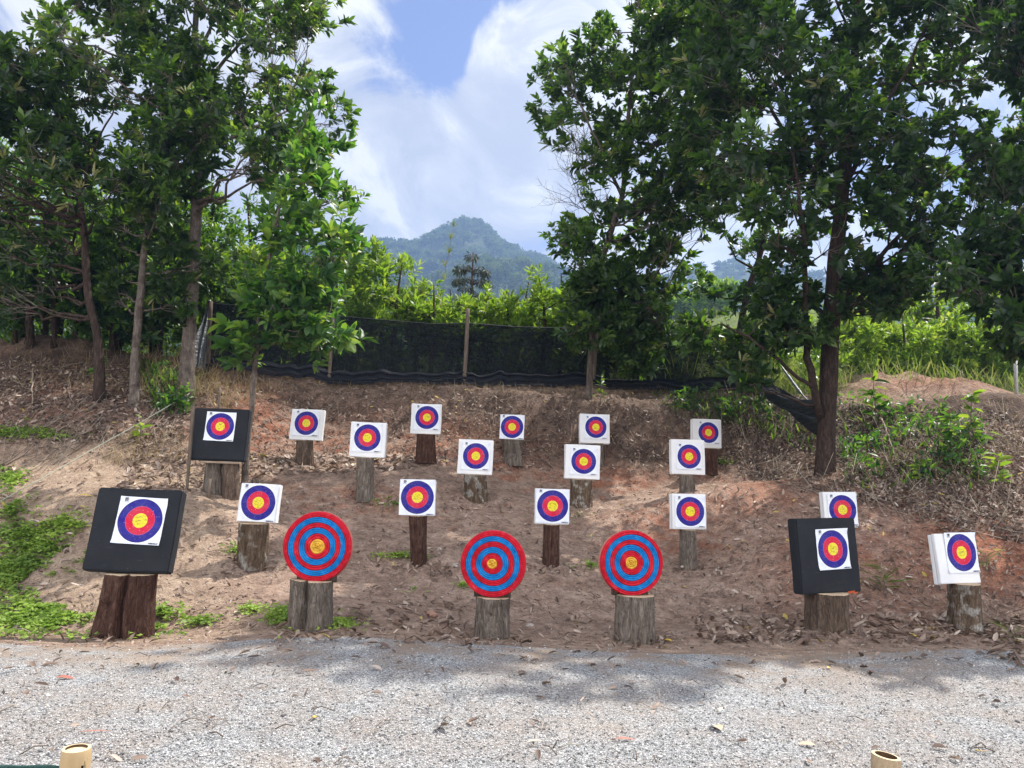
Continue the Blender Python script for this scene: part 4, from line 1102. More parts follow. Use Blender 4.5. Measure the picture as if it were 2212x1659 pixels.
def add_face(root, cx, cz, sc, t2, rot=0.0):
    f = obj('target_face', FACE, None, root)
    f.location = (cx, -t2 - .001, cz); f.scale = (sc, 1, sc); f.rotation_euler = (0, rot, 0)
    e = obj('emblem', EMB, None, f); e.location = (-.155, 0, .188)
    s_ = obj('small_print', SMALL, None, f); s_.location = (-.155, 0, .163)
    l = obj('lettering', LETTER, None, f); l.location = (.202, -.0125, -.208)
    return f

def rot3(yaw, roll, lean):
    return Matrix.Rotation(math.radians(yaw), 3, 'Z') @ Matrix.Rotation(math.radians(roll), 3, 'Y') @ Matrix.Rotation(-math.radians(lean), 3, 'X')

STUMPS = []
def stump(x0, x1, ytop, xb0, xb1, ybase, D, mat, label, seed=0, split=None, flute=.08, flare=1.1, topslope=0.0, cut=True, knot=False, back=0.0, name='stump', group='wooden stumps carrying the targets', hole=False):
    r = random.Random(seed)
    D = D + back
    top = np.array(P((x0 + x1) / 2, ytop, D)); bot = np.array(P((xb0 + xb1) / 2, ybase, D)); bot[2] = gz(bot[0], bot[1]) - .06
    rt = (x1 - x0) / 2 * mpp(D); rb = (xb1 - xb0) / 2 * mpp(D)
    root = thing(name, label, 'tree stump', (bot[0], bot[1], bot[2] + .06), group); off = np.array(root.location)
    n, m = 96, 30
    a = np.linspace(0, 2 * PI, n, endpoint=False)
    V = []
    ph = [r.uniform(0, 6.3) for _ in range(6)]
    for k in range(m):
        u = k / (m - 1); c = bot * (1 - u) + top * u
        rad = rb * (1 - u) + rt * u
        rad *= 1 + (flare - 1) * math.exp(-u * 7)
        sh = 1 + flute * (np.sin(2 * a + ph[0]) * .6 + np.sin(3 * a + ph[1]) * .5 + np.sin(5 * a + ph[2]) * .35) * (1.25 - .5 * u)
        sh += .07 * vnoise(a * 4 + seed * 3, np.full(n, u * 2.2), seed) + .06 * vnoise(a * 9, np.full(n, u * 3), seed + 3) - .05 * np.abs(vnoise(a * 16, np.full(n, u * 2.5), seed + 4)) * 2 + .02 * vnoise(a * 25, np.full(n, u * 12), seed + 6)
        sh += .10 * np.clip(vnoise(a * 2.5, np.full(n, 7.0), seed + 9), 0, 1) * math.exp(-u * 9)
        if split is not None:
            for (sa, wd, dp, ulo, uhi) in split:
                da = (a - math.radians(sa + 10 * math.sin(u * 3 + seed)) + PI) % (2 * PI) - PI
                sh -= dp * np.exp(-(da / math.radians(wd)) ** 2) * (1 if ulo <= u <= uhi else .15)
        if knot:
            da = (a - math.radians(290) + PI) % (2 * PI) - PI
            sh += .25 * np.exp(-(da / .25) ** 2 - ((u - .38) / .07) ** 2)
        if hole:
            da = (a - math.radians(262) + PI) % (2 * PI) - PI
            sh -= .22 * np.exp(-(da / .09) ** 2 - ((u - .66) / .03) ** 2)
        V.append(np.stack([c[0] + rad * sh * np.cos(a), c[1] + rad * sh * np.sin(a), np.full(n, c[2])], 1))
    V = np.array(V)
    V[-1, :, 2] += topslope * (V[-1, :, 0] - top[0]); V[-2, :, 2] += topslope * .5 * (V[-2, :, 0] - top[0])
    i = (np.arange(m - 1)[:, None] * n + np.arange(n)[None]); i2 = (np.arange(m - 1)[:, None] * n + (np.arange(n)[None] + 1) % n)
    A = Acc(); A.add(V.reshape(-1, 3) - off, [np.stack([i, i2, i2 + n, i + n], -1).reshape(-1, 4)])
    obj('bark', A.mesh('bark', True), M[mat], root)
    # sawn top, with a thin proud lip
    cap = V[-1] - off; ctr = cap.mean(0)
    rings = [ctr + (cap - ctr) * s + np.array([0, 0, dz]) for s, dz in ((1.0, -.004), (.985, .004), (.6, .006), (.2, .005))]
    A = Acc(); W = np.concatenate(rings + [ctr[None] + np.array([0, 0, .005])])
    q = []
    for k in range(3):
        b = k * n + np.arange(n); b2 = k * n + (np.arange(n) + 1) % n
        q.append(np.stack([b, b2, b2 + n, b + n], 1))
    tri = np.stack([3 * n + np.arange(n), 3 * n + (np.arange(n) + 1) % n, np.full(n, 4 * n)], 1)
    A.add(W, [np.concatenate(q), tri])
    o = obj('sawn_top', A.mesh('sawn_top', True), M['cut'] if cut else M['stump_brown'], root)
    STUMPS.append((root, top))
    return root

def board_target(cx, ybot, D, w, h, t, rolls, lean, yaw, mat, label, fc=None, fs=1.0, frot=0, sheets=1, group=None, kindname='foam_target', ribbon=False):
    """w,h in metres; (cx, ybot): photo point of the middle of the lower edge; fc: face centre in board units"""
    loc = P(cx, ybot, D)
    root = thing(kindname, label, 'archery target', loc, group, rot3(yaw, rolls, lean))
    sd = int(cx * 7 + ybot)
    if sheets == 1:
        obj('board', bm_mesh(bevel_box(w, t, h, .012 if mat == 'black_foam' else .005, seed=sd), 'board'), M[mat], root)
    else:
        tt = (t - .006 * (sheets - 1)) / sheets
        for k in range(sheets):
            b = obj('foam_sheet', bm_mesh(bevel_box(w, tt, h, .005, seed=sd + k), 'foam_sheet'), M[mat], root)
            b.location = ((-.012 if k else .0) * random.uniform(.4, 1.2), -t / 2 + tt / 2 + k * (tt + .006), (.010 if k else 0) * random.uniform(-1, .3))
    fcx, fcz = fc if fc else (0, h / 2)
    add_face(root, fcx, fcz, fs, t / 2 + .003, math.radians(frot))
    if ribbon:
        bm = bmesh.new(); 
        for (x, z, ww, hh, y) in ((.24, .004, .10, .016, -.006), (.29, -.008, .07, .014, -.012), (.22, -.006, .05, .012, -.009)):
            v = [bm.verts.new((x + a * ww / 2, -t / 2 - .004 + y + .004 * a, z + b * hh / 2 + .003 * a)) for a, b in ((-1, -1), (1, -1), (1, 1), (-1, 1))]
            bm.faces.new(v)
        bmesh.ops.solidify(bm, geom=bm.faces[:], thickness=.002)
        obj('ribbon', bm_mesh(bm, 'ribbon'), M['orange'], root)
    return root

BLK = 'black foam targets'; WHT = 'white foam targets'
mB = lambda px, D: px * mpp(D)
# front black target, left
stump(238, 336, 1238, 210, 328, 1377, 7.2, 'stump_red', 'thick reddish-brown split stump under the black target beside the green weeds', 3, [(281, 11, .55, 0, 1), (240, 14, .16, 0, .6), (312, 10, .14, 0, 1)], .10, 1.0, back=.05)
board_target(276, 1237, 7.2, .76, .755, .14, .5, 15, 3, 'black_foam', 'black foam target leaning back on the reddish stump beside the green weeds', (.05, .46), 1.0, 1.5, group=BLK)
# front black target, right
stump(1742, 1828, 1279, 1740, 1830, 1367, 8.3, 'stump_brown', 'short broad cracked stump under the black target with the orange ribbon', 5, [(268, 5, .10, .1, 1), (240, 5, .07, 0, .6)], .03, 1.04, back=.03)
board_target(1788, 1280, 8.3, .775, .765, .14, -.8, 6, 20, 'black_foam', 'black foam target with an orange ribbon under its lower right corner', (.05, .445), .97, -1.5, group=BLK, ribbon=True)
# staked black target at the slope top
stump(446, 481, 1000, 440, 484, 1056, 11.05, 'stump_grey', 'left stump of the pair under the plank of the staked black target', 8, [(300, 8, .1, 0, 1)], .06, 1.1)
stump(483, 517, 1001, 481, 519, 1058, 11.0, 'stump_brown', 'right stump of the pair under the plank of the staked black target', 9, None, .04, 1.05)
board_target(470, 995, 11.0, .765, .735, .12, 0, 9, 2, 'black_foam', 'black foam target standing on a plank between upright stakes', (-.0, .475), .96, 1, group=BLK)
def plank():
    a = P(436, 997, 10.94); b = P(521, 1000, 10.94)
    root = thing('plank', 'thin plank laid across the two stumps under the staked black target', 'plank', (a + b) / 2)
    d = (b - a); ang = math.atan2(-d.z, d.x)
    bm = bevel_box(d.length, .2, .028, .003, .001); o = obj('board', bm_mesh(bm, 'board'), M['plank'], root); o.rotation_euler = (0, ang, 0); o.location = (0, .02, -.016)
plank()
def stake(pts, label, mat='wood', sides=7, square=False):
    q = np.array([P(a, b, D) for a, b, D, w in pts]); q[0, 2] = min(q[0, 2], gz(q[0, 0], q[0, 1])) - .06
    r = np.array([w * mpp(D) / 2 for a, b, D, w in pts]); q, r = resample(q, r, .12)
    A = Acc(); A.tube(q - q[0], r * (1 + .16 * fbm(np.arange(len(q)), np.zeros(len(q)), .7, 2, int(pts[0][0]))), 4 if square else sides)
    o = obj('stake', A.mesh('stake', not square), M[mat], None, label, 'wooden stake', 'wooden stakes at the staked target'); o.location = Vector(q[0])
stake([(404, 1053, 10.9, 7), (411, 960, 10.9, 8), (418, 876, 10.9, 9)], 'square stake against the left edge of the staked black target', square=True)
stake([(466, 1000, 11.3, 5), (472, 890, 11.35, 5), (475, 838, 11.4, 5)], 'thin stake poking up behind the top of the staked black target')
stake([(452, 1054, 10.7, 8), (453, 1045, 10.7, 9), (453, 1034, 10.7, 9)], 'short broken stake in front of the left stump of the pair')

# rope targets
def rope_target(cx, cy, rpx, D, label, fr, lean, yaw, sx=1.0, seed=0):
    R = rpx * mpp(D); c = P(cx, cy, D)
    root = thing('rope_target', label, 'archery target', c, 'round rope targets', rot3(yaw, 0, lean)); t = .12
    n = 144; nr = 16; a = np.linspace(0, 2 * PI, n, endpoint=False)
    names = [('bullseye', 'rope_yellow'), ('rope_ring', 'rope_red'), ('rope_ring', 'rope_blue'), ('rope_ring', 'rope_red'), ('rope_ring', 'rope_blue'), ('rope_ring', 'rope_red')]
    b = [0] + fr
    rnd = random.Random(seed)
    wob = lambda f, k: 1 + .012 * np.sin(2 * a + k) * (1 - f) + .010 * np.sin(3 * a + 2 * k + seed)
    for k in range(6):
        r0, r1 = b[k] * R, b[k + 1] * R
        ropes = max(2, int(round((r1 - r0) / (R / nr)))); rows = []
        for j in range(ropes * 4 + 1):
            u = j / (ropes * 4); rr = r0 + (r1 - r0) * u
            yy = -t / 2 - .015 * abs(math.sin(u * ropes * PI)) ** .8
            if k == 5: yy += .035 * max(0, (u - .72) / .28) ** 2
            f = rr / R
            rw = rr * wob(f, k if j < ropes * 4 else k + 1) if False else rr * (1 + .012 * np.sin(2 * a + seed) * (1 - f) + .010 * np.sin(3 * a + seed * 2) * (1 - f) * 2)
            rows.append(np.stack([rw * np.cos(a) + (1 - f) * .01 * (1 if seed % 2 else -1), np.full(n, yy) + .004 * np.sin(5 * a + f * 9), rw * np.sin(a)], 1))
        V = np.array(rows); m = len(rows)
        i = (np.arange(m - 1)[:, None] * n + np.arange(n)[None]); i2 = (np.arange(m - 1)[:, None] * n + (np.arange(n)[None] + 1) % n)
        A = Acc(); A.add(V.reshape(-1, 3), [np.stack([i, i2, i2 + n, i + n], -1).reshape(-1, 4)])
        lab = {0: 'yellow rope bullseye'}.get(k, ('blue' if k % 2 == 0 else 'red') + ' rope ring')
        obj(names[k][0], A.mesh(names[k][0], True), M[names[k][1]], root, label=lab)
    # straw body: rim and back
    rows = []
    for rr, yy in ((.992, -.03), (1.0, -.02), (1.006, .0), (1.0, .03), (.99, .055), (.9, .06), (0.02, .06)):
        rows.append(np.stack([R * rr * np.cos(a), np.full(n, yy), R * rr * np.sin(a)], 1))
    V = np.array(rows); m = len(rows)
    V[1:5] *= (1 + .006 * np.sin(a * 36))[None, :, None] ** np.array([1, 0, 1])
    i = (np.arange(m - 1)[:, None] * n + np.arange(n)[None]); i2 = (np.arange(m - 1)[:, None] * n + (np.arange(n)[None] + 1) % n)
    A = Acc(); A.add(V.reshape(-1, 3), [np.stack([i, i2, i2 + n, i + n], -1).reshape(-1, 4)])
    obj('straw_rim', A.mesh('straw_rim', True), M['straw_rim'], root)
    # dark chocks nailed behind, holding the disc upright
    for s in (-1, 1):
        A = Acc(); A.box((s * R * .46, .03, -R * .90), (.06, .07, R * .20))
        obj('chock', A.mesh('chock'), M['wood_dark'], root)
    return root
stump(630, 720, 1252, 626, 718, 1363, 7.15, 'stump_grey', 'grey stump with a deep dark cleft under the largest rope target', 12, [(252, 11, .50, 0, 1), (222, 12, .12, 0, 1)], .05, 1.06, topslope=-.02, back=.02)
rope_target(688, 1180, 73, 7.15, 'round red and blue rope target on the stump with the deep cleft', [.215, .37, .54, .68, .84, 1.0], 4, -2, seed=1)
stump(1030, 1102, 1289, 1027, 1100, 1384, 7.45, 'stump_grey', 'smooth weathered stump with a small knothole under the middle rope target', 14, [(228, 5, .14, 0, 1), (312, 4, .16, 0, 1)], .03, 1.05, hole=True, back=.02)
rope_target(1066, 1217, 69.5, 7.45, 'round red and blue rope target on the stump with the small knothole', [.155, .315, .50, .66, .82, 1.0], 4, -3, seed=2)
stump(1330, 1410, 1284, 1328, 1413, 1389, 7.57, 'stump_grey', 'stump with pale split wood and grey bark under the right rope target', 16, [(255, 10, .10, 0, 1), (280, 5, .08, 0, 1)], .04, 1.04, back=.02)
rope_target(1362, 1215, 68, 7.57, 'round red and blue rope target on the stump with pale split wood', [.19, .37, .55, .70, .86, 1.0], 4, 6, seed=4)

# white targets: (cx, ybot, D, board px w, h, roll, lean, yaw, face offset px, face scale, sheets, label)
W_ = [
 (556, 1128, 9.1, 85, 80, .8, 8, -3, (0, 0), 1.0, 1, 'white target tilted on the wide rough stump, lower right of the staked black target'),
 (901, 1113, 9.6, 77, 73, -.8, 5, 0, (0, 1), 1.0, 1, 'white target on the narrow reddish post with a knot at its side'),
 (1191, 1132, 9.9, 73, 74, -.2, 4, 4, (1, 1), .98, 1, 'white target on the thin dark post just above and right of the middle rope target'),
 (1487, 1143, 10.4, 74, 74, -.2, 5, 6, (2, 0), .95, 2, 'white target on the slim post above and right of the right rope target'),
 (1815, 1140, 10.6, 76, 75, -1, 6, 8, (4, 0), .98, 2, 'white target half hidden behind the black target with the orange ribbon'),
 (2069, 1260, 8.65, 103, 102, -1, 8, 17, (12, 12), 1.0, 2, 'white double-sheet target standing alone at the far right of the front row'),
 (793, 988, 11.5, 77, 75, .3, 5, -3, (-1, 4), .98, 1, 'white target on the tall rough post up-slope from the largest rope target'),
 (1025, 1025, 11.9, 75, 74, 1, 5, -2, (1, 2), .98, 1, 'white target on the thick mossy stump directly above the middle rope target'),
 (1257, 1035, 12.3, 75, 73, .5, 5, 3, (2, 1), .98, 2, 'white target on the grey lichen-spotted stump, overlapping another target behind it'),
 (1485, 1025, 12.4, 74, 74, 0, 5, 6, (2, 1), .95, 2, 'white target overlapping the one behind it at the right end of the upper rows'),
 (661, 951, 12.9, 71, 66, 1, 5, -3, (-1, 3), .98, 1, 'white target on the short round stump just right of the staked black target'),
 (919, 938, 13.2, 65, 65, 0, 5, 0, (2, 3), .98, 1, 'white target highest on the slope, left of the small paper-sized one'),
 (1105, 949, 13.9, 52.5, 53, .5, 5, 0, (0, 0), 1.0, 1, 'smallest white target, no wider than its paper face, on a forked stump'),
 (1284, 958, 14.2, 65, 63, -.5, 5, 5, (2, 3), .98, 2, 'white target on a pale peeled post, behind the lichen-stump target'),
 (1526, 968, 14.2, 64, 62, 0, 5, 7, (3, 2), .95, 2, 'white target rearmost on the right, on a dark stump with a fresh pale top'),
]
for (cx, yb, D, wpx, hpx, roll, lean, yaw, (ox, oy), fs, sh, lab) in W_:
    w = mB(wpx, D) / math.cos(math.radians(yaw)); h = mB(hpx, D) / math.cos(math.radians(lean))
    board_target(cx, yb, D, w, h, .035 if wpx < 55 else .09, roll, lean, yaw, 'white_foam', lab, (mB(ox, D), h / 2 + mB(oy, D)), fs, 0, sh, WHT)
stump(518, 580, 1130, 517, 578, 1219, 9.1, 'stump_lichen', 'wide rough-barked stump between the staked target and the cleft-stump rope target', 21, None, .06, 1.05)
stump(883, 921, 1114, 887, 921, 1229, 9.6, 'stump_red', 'narrow reddish post with a knot at its side', 22, [(300, 8, .2, .6, 1)], .05, 1.05, knot=True)
stump(1174, 1209, 1133, 1171, 1208, 1233, 9.9, 'stump_red', 'thin dark cracked post just above and right of the middle rope target', 23, [(275, 5, .15, 0, 1), (240, 4, .12, 0, .8)], .06, 1.05)
stump(1469, 1505, 1144, 1468, 1506, 1232, 10.4, 'stump_grey', 'slim brown post above and right of the right rope target', 24, None, .05, 1.05)
stump(1795, 1835, 1141, 1795, 1837, 1222, 10.7, 'stump_brown', 'stump hidden behind the black target with the orange ribbon', 25)
stump(2052, 2114, 1260, 2051, 2120, 1356, 8.65, 'stump_lichen', 'leaning stump with a smooth worn strip, under the white target alone at the right', 26, [(275, 7, .10, .3, 1)], .07, 1.05)
stump(770, 808, 989, 769, 806, 1080, 11.5, 'stump_grey', 'tall rough post up-slope from the largest rope target', 27, [(300, 5, .1, 0, 1)], .03, 1.03)
stump(1003, 1050, 1026, 1002, 1051, 1088, 11.9, 'stump_lichen', 'thick mossy brown stump directly above the middle rope target', 28, None, .06, 1.12)
stump(1233, 1279, 1036, 1231, 1279, 1106, 12.3, 'stump_lichen', 'grey lichen-spotted stump on the mid slope', 29, None, .03, 1.05)
stump(1468, 1500, 1026, 1468, 1501, 1069, 12.4, 'stump_grey', 'grey stump mostly hidden behind two white targets on the right', 30, None, .05, 1.05)
stump(640, 676, 952, 639, 678, 1005, 12.9, 'stump_brown', 'short round stump just right of the staked black target', 31, None, .03, 1.04)
stump(900, 938, 938, 898, 940, 1000, 13.2, 'stump_red', 'dark weathered stump under the highest white target', 32, [(290, 8, .15, 0, .7)], .07, 1.08)
stump(1089, 1128, 950, 1088, 1131, 1004, 13.9, 'stump_grey', 'rough forked stump under the smallest white target', 33, [(275, 14, .45, .45, 1)], .08, 1.12)
stump(1281, 1304, 958, 1281, 1304, 1012, 14.2, 'stump_grey', 'pale peeled post behind the lichen-spotted stump', 34, None, .03, 1.02)
stump(1517, 1549, 969, 1516, 1551, 1028, 14.2, 'stump_red', 'dark stump with a fresh pale top at the right of the top row', 35, None, .04, 1.05)

# ------------------------------------------------------------------ BAMBOO POSTS IN FRONT
def bamboo(cx, ytop, wpx, D, label, mat, hole_a, hole_u, hole_s, depth, slope, seed):
    top = P(cx, ytop, D); R = wpx / 2 * mpp(D); b = gz(top.x, top.y)
    H = top.z - b
    root = thing('bamboo_post', label, 'bamboo post', (top.x, top.y, b), 'bamboo posts before the gravel yard')
    n, m = 64, 60; a = np.linspace(0, 2 * PI, n, endpoint=False); zs = np.linspace(-.08, H, m)
    def shell(rr, zlo=-.08):
        V = []
        for z in zs:
            node = .07 * math.exp(-((z - (H - .30)) / .012) ** 2)
            rk = R * rr * (1 + node * (rr > .9) + .015 * np.sin(2 * a + seed) + .01 * math.sin(z * 20))
            if rr > .9: rk = rk * (1 - .05 * np.exp(-((H - z) / .006)))
            V.append(np.stack([rk * np.cos(a), rk * np.sin(a), np.full(n, z) + slope * rk * np.cos(a) * smooth(H - .15, H, z)], 1))
        return np.array(V)
    O, I = shell(1.0), shell(.74)
    i = (np.arange(m - 1)[:, None] * n + np.arange(n)[None]); i2 = (np.arange(m - 1)[:, None] * n + (np.arange(n)[None] + 1) % n)
    q = np.stack([i, i2, i2 + n, i + n], -1)
    zc = (zs[:-1] + zs[1:])[:, None] / 2; ac = (a + PI / n)[None]
    da = (ac - math.radians(hole_a) + PI) % (2 * PI) - PI
    hole = ((da / hole_s[0]) ** 2 + ((zc - (H - hole_u)) / hole_s[1]) ** 2) < 1
    hole &= ~((zc - (H - hole_u)) > hole_s[1] * (.55 + .6 * np.sin(da * 2.2) * (1 if hole_a < 0 else -1)))
    A = Acc(); A.add(O.reshape(-1, 3), [q[~hole]])
    obj('culm', A.mesh('culm', True), M[mat], root)
    A = Acc(); A.add(I.reshape(-1, 3), [q[~hole][:, ::-1]])
    obj('inner_wall', A.mesh('inner_wall', True), M['bamboo_dark'], root)
    A = Acc(); W = np.concatenate([O[-1], I[-1] + np.array([0, 0, .001])])
    k = np.arange(n); k2 = (k + 1) % n
    A.add(W, [np.stack([k, k2, k2 + n, k + n], 1)])
    # collar inside the hole edge
    em = hole.copy()
    for di, dj in ((0, 1), (0, -1), (1, 0), (-1, 0)):
        nb = np.roll(hole, (di, dj), (0, 1))
        edge_ = hole & ~nb
        for (r_, c_) in np.argwhere(edge_):
            base = r_ * n; nxt = (r_ + 1) * n; c2_ = (c_ + 1) % n
            if dj == 1: e = (base + c_, nxt + c_)
            elif dj == -1: e = (base + c2_, nxt + c2_)
            elif di == 1: e = (base + c_, base + c2_)
            else: e = (nxt + c_, nxt + c2_)
            Of = O.reshape(-1, 3); If = I.reshape(-1, 3)
            A.add(np.array([Of[e[0]], Of[e[1]], If[e[1]], If[e[0]]]), [np.array([(0, 1, 2, 3)])])
    obj('cut_rim', A.mesh('cut_rim'), M['bamboo_in'], root)
    A = Acc(); zc_ = H - depth
    W = np.concatenate([np.stack([R * .75 * s * np.cos(a), R * .75 * s * np.sin(a), np.full(n, zc_ - .004 * (1 - s))], 1) for s in (1, .5)] + [np.array([[0, 0, zc_ - .004]])])
    A.add(W, [np.stack([k, k2, k2 + n, k + n], 1), np.stack([k + n, k2 + n, np.full(n, 2 * n)], 1)])
    obj('diaphragm', A.mesh('diaphragm', True), M['bamboo_in'], root)
bamboo(165.5, 1616, 57, 2.65, 'yellow bamboo post with a slanted side cut, at the lower left', 'bamboo', -42, .075, (.5, .045), .007, .0, 1)
bamboo(1914, 1632, 58, 2.65, 'weathered grey-brown bamboo post with a ragged hole, at the lower right', 'bamboo_grey', 228, .082, (.26, .036), .030, -.12, 2)
def cord():
    A = Acc(); q = np.array([P(-220, 1659, 2.66), P(-40, 1659, 2.66), P(60, 1657, 2.66), P(150, 1657, 2.64), P(200, 1672, 2.66), P(500, 1690, 2.7), P(1000, 1720, 2.75), P(1600, 1700, 2.7), P(1895, 1680, 2.64)])
    q, r = resample(q, np.full(len(q), .007), .05)
    A.tube(q - q[0], r * (1 + .2 * np.sin(np.arange(len(q)) * 2.1)), 8)
    obj('cord', A.mesh('cord', True), M['cord'], None, 'dark green cord strung low between the bamboo posts', 'cord').location = Vector(q[0])
cord()

# ------------------------------------------------------------------ rope on the left
def guy_rope():
    q = np.array([P(409, 850, 13.2), P(300, 915, 12.2), P(219, 960, 11.5), P(100, 1028, 10.5), P(0, 1083, 9.8), P(-120, 1150, 9.2)])
    q, r = resample(q, np.full(len(q), .0055), .12); A = Acc(); A.tube(q - q[0], r, 6)
    obj('rope', A.mesh('rope', True), M['rope'], None, 'taut pale green rope tied low on the straight tree, running down to the left', 'rope').location = Vector(q[0])
guy_rope()

# thin sticks and canes lying on the left bank and leaning about
def cane(pts, label, w=.008, mat='dry_stick', name='dry_cane', cat='dry stick', group='loose dry sticks'):
    q = np.array([P(*p) for p in pts]); q, r = resample(q, np.full(len(q), w), .1); q[1:-1] += rng.normal(size=(len(q) - 2, 3)) * .006
    q[:, 2] = np.maximum(q[:, 2], hq(q[:, 0], q[:, 1]) + .012)
    A = Acc(); A.tube(q - q[0], r * np.linspace(1.15, .7, len(q)), 6)
    obj(name, A.mesh(name, True), M[mat], None, label, cat, group).location = Vector(q[0])
cane([(70, 800, 14.2), (70, 900, 12.6), (74, 955, 12.2)], 'thin dry cane hanging upright down the far left bank', .012)
cane([(0, 885, 14.0), (55, 860, 13.8)], 'pale stick slanting up at the left edge of the bank', .014)
cane([(60, 1052, 11.0), (140, 970, 11.8)], 'dry stick slanting across the red soil below the crooked tree', .009)
cane([(340, 1105, 10.2), (385, 1045, 11.0)], 'thin stick leaning just left of the staked target', .009)
cane([(180, 950, 12.5), (240, 935, 12.8)], 'short pale stick right of the crooked tree foot', .010)
cane([(1905, 905, 13.7), (1935, 990, 12.4)], 'pale stick slanting down the right bank beside the big trunk', .012)
cane([(2035, 950, 13.2), (2085, 1010, 12.3)], 'grey stick in the middle of the right bank rubble', .012)
cane([(1965, 1060, 11.3), (2010, 1015, 12.0)], 'thin forked twig at the lower edge of the right bank', .007)
cane([(2080, 900, 14.3), (2045, 945, 13.4)], 'thick grey stick high on the right bank', .016)

# small plants
def plant(px, py, D, h, n, label, mat='leaf_light', leaf=(.20, .075), name='seedling', group='seedlings on the banks', stem=True):
    b = P(px, py, D); z = gz(b.x, b.y)
    root = thing(name, label, 'plant', (b.x, b.y, z), group)
    A = Acc(); q = bez((0, 0, -.03), (random.uniform(-.08, .08) * h, 0, h), (random.uniform(-.05, .05), 0, 0), 8)
    A.tube(q, np.linspace(.010, .004, 8) * (.6 + h), 6); obj('stem', A.mesh('stem', True), M['twig'], root)
    F = Acc(); k = rng.integers(2, 8, n); p = q[k]; a = rng.uniform(0, 2 * PI, n)
    d = np.stack([np.cos(a), np.sin(a), rng.uniform(.0, .9, n)], 1)
    add_leaves(F, p, d, leaf[0] * rng.uniform(.7, 1.2, n), leaf[1] * rng.uniform(.8, 1.2, n), rng.uniform(.2, .95, n), bend=rng.uniform(.1, .5, n))
    obj('leaves', F.mesh('leaves'), M[mat], root)
plant(1892, 880, 14.5, .85, 26, 'large-leaved dark seedling in front of the bare dirt mound', 'leaf', (.26, .09))
plant(1958, 920, 14.0, .45, 16, 'short bright seedling right of the large-leaved dark one')
plant(2098, 985, 12.6, .75, 30, 'brightest yellow-green seedling halfway up the right bank', 'bush', (.2, .08))
plant(2060, 1010, 12.3, .5, 22, 'low seedling beside the brightest one on the right bank', 'leaf_light')
plant(2160, 1085, 11.4, .5, 16, 'wilted yellow-green seedling near the right edge at the bank foot', 'bush', (.2, .09))
plant(1985, 1050, 11.7, .3, 14, 'pale silvery seedling at the foot of the right bank', 'cover', (.14, .05))
plant(405, 860, 13.0, .55, 22, 'small leafy sprout at the foot of the straight tree', 'leaf_light', (.16, .045))
plant(300, 990, 12.0, .35, 12, 'sprout with yellow-green tips below the leaning tree', 'bush', (.15, .06))
plant(205, 835, 13.2, .9, 16, 'slender sapling against the crooked trunk', 'leaf_light', (.19, .07))
plant(1300, 838, 15.2, .5, 20, 'low leafy plant at the base of the net near the fourth post', 'leaf', (.16, .05))
plant(1560, 850, 15.0, .45, 22, 'leafy plant at the right end of the net base', 'leaf', (.17, .06))
plant(1910, 1290, 9.3, .28, 26, 'spiky grass tuft between the orange-ribbon target and the last white target', 'grass', (.3, .018), 'grass_tuft', 'grass tufts on the slope')
plant(2130, 1240, 9.6, .22, 20, 'small grass tuft right of the last white target', 'grass', (.26, .014), 'grass_tuft', 'grass tufts on the slope')
plant(2180, 1385, 8.0, .2, 14, 'thin grass tuft at the right edge by the gravel', 'grass', (.22, .010), 'grass_tuft', 'grass tufts on the slope')

# tall reed stems seen against the hill
def reed(px, py0, py1, lean, D, label, plume):
    b = P(px, py0, D); t = P(px + lean, py1, D); z = gz(b.x, b.y)
    root = thing('reed', label, 'grass', (b.x, b.y, z), 'tall reeds beyond the net'); off = np.array((b.x, b.y, z))
    A = Acc(); q = bez((0, 0, 0), np.array(t) - off, (-.14, 0, .1), 12, .01); A.tube(q, np.linspace(.010, .003, 12), 4)
    obj('stem', A.mesh('stem'), M['straw'], root)
    F = Acc(); n = plume; k = rng.integers(7, 12, n); d = np.stack([rng.normal(size=n) * .3, rng.normal(size=n) * .3, np.full(n, .9)], 1)
    add_leaves(F, q[k], d, .22, .012, rng.uniform(.3, 1, n), quality=0); obj('plume', F.mesh('plume'), M['grass'], root)
reed(946, 690, 492, 34, 17.5, 'tall arching reed with a feathery plume before the hill peak', 90)
reed(872, 700, 586, 14, 17.5, 'thin bare reed left of the arching one', 6)
reed(1120, 700, 640, -10, 17.2, 'short reed near the right foot of the hill', 20)

# concrete fence post at the far right
def cpost():
    b = P(2196, 862, 17.0); t = P(2197, 762, 17.0); z = gz(b.x, b.y)
    root = thing('concrete_post', 'slim pale concrete post at the far right, beyond the dirt mound', 'post', (b.x, b.y, z))
    h = t.z - z; A = Acc(); w = .055
    A.box((0, 0, h / 2 - .1), (w, w, h + .1)); obj('shaft', A.mesh('shaft'), M['concrete'], root)
    bm = bmesh.new(); bmesh.ops.create_cone(bm, segments=4, radius1=w * .70, radius2=.004, depth=.09, cap_ends=True); bmesh.ops.rotate(bm, verts=bm.verts, matrix=Matrix.Rotation(PI / 4, 3, 'Z')); bmesh.ops.translate(bm, verts=bm.verts, vec=(0, 0, h - .05 + .045))
    obj('tip', bm_mesh(bm, 'tip'), M['concrete'], root)
cpost()

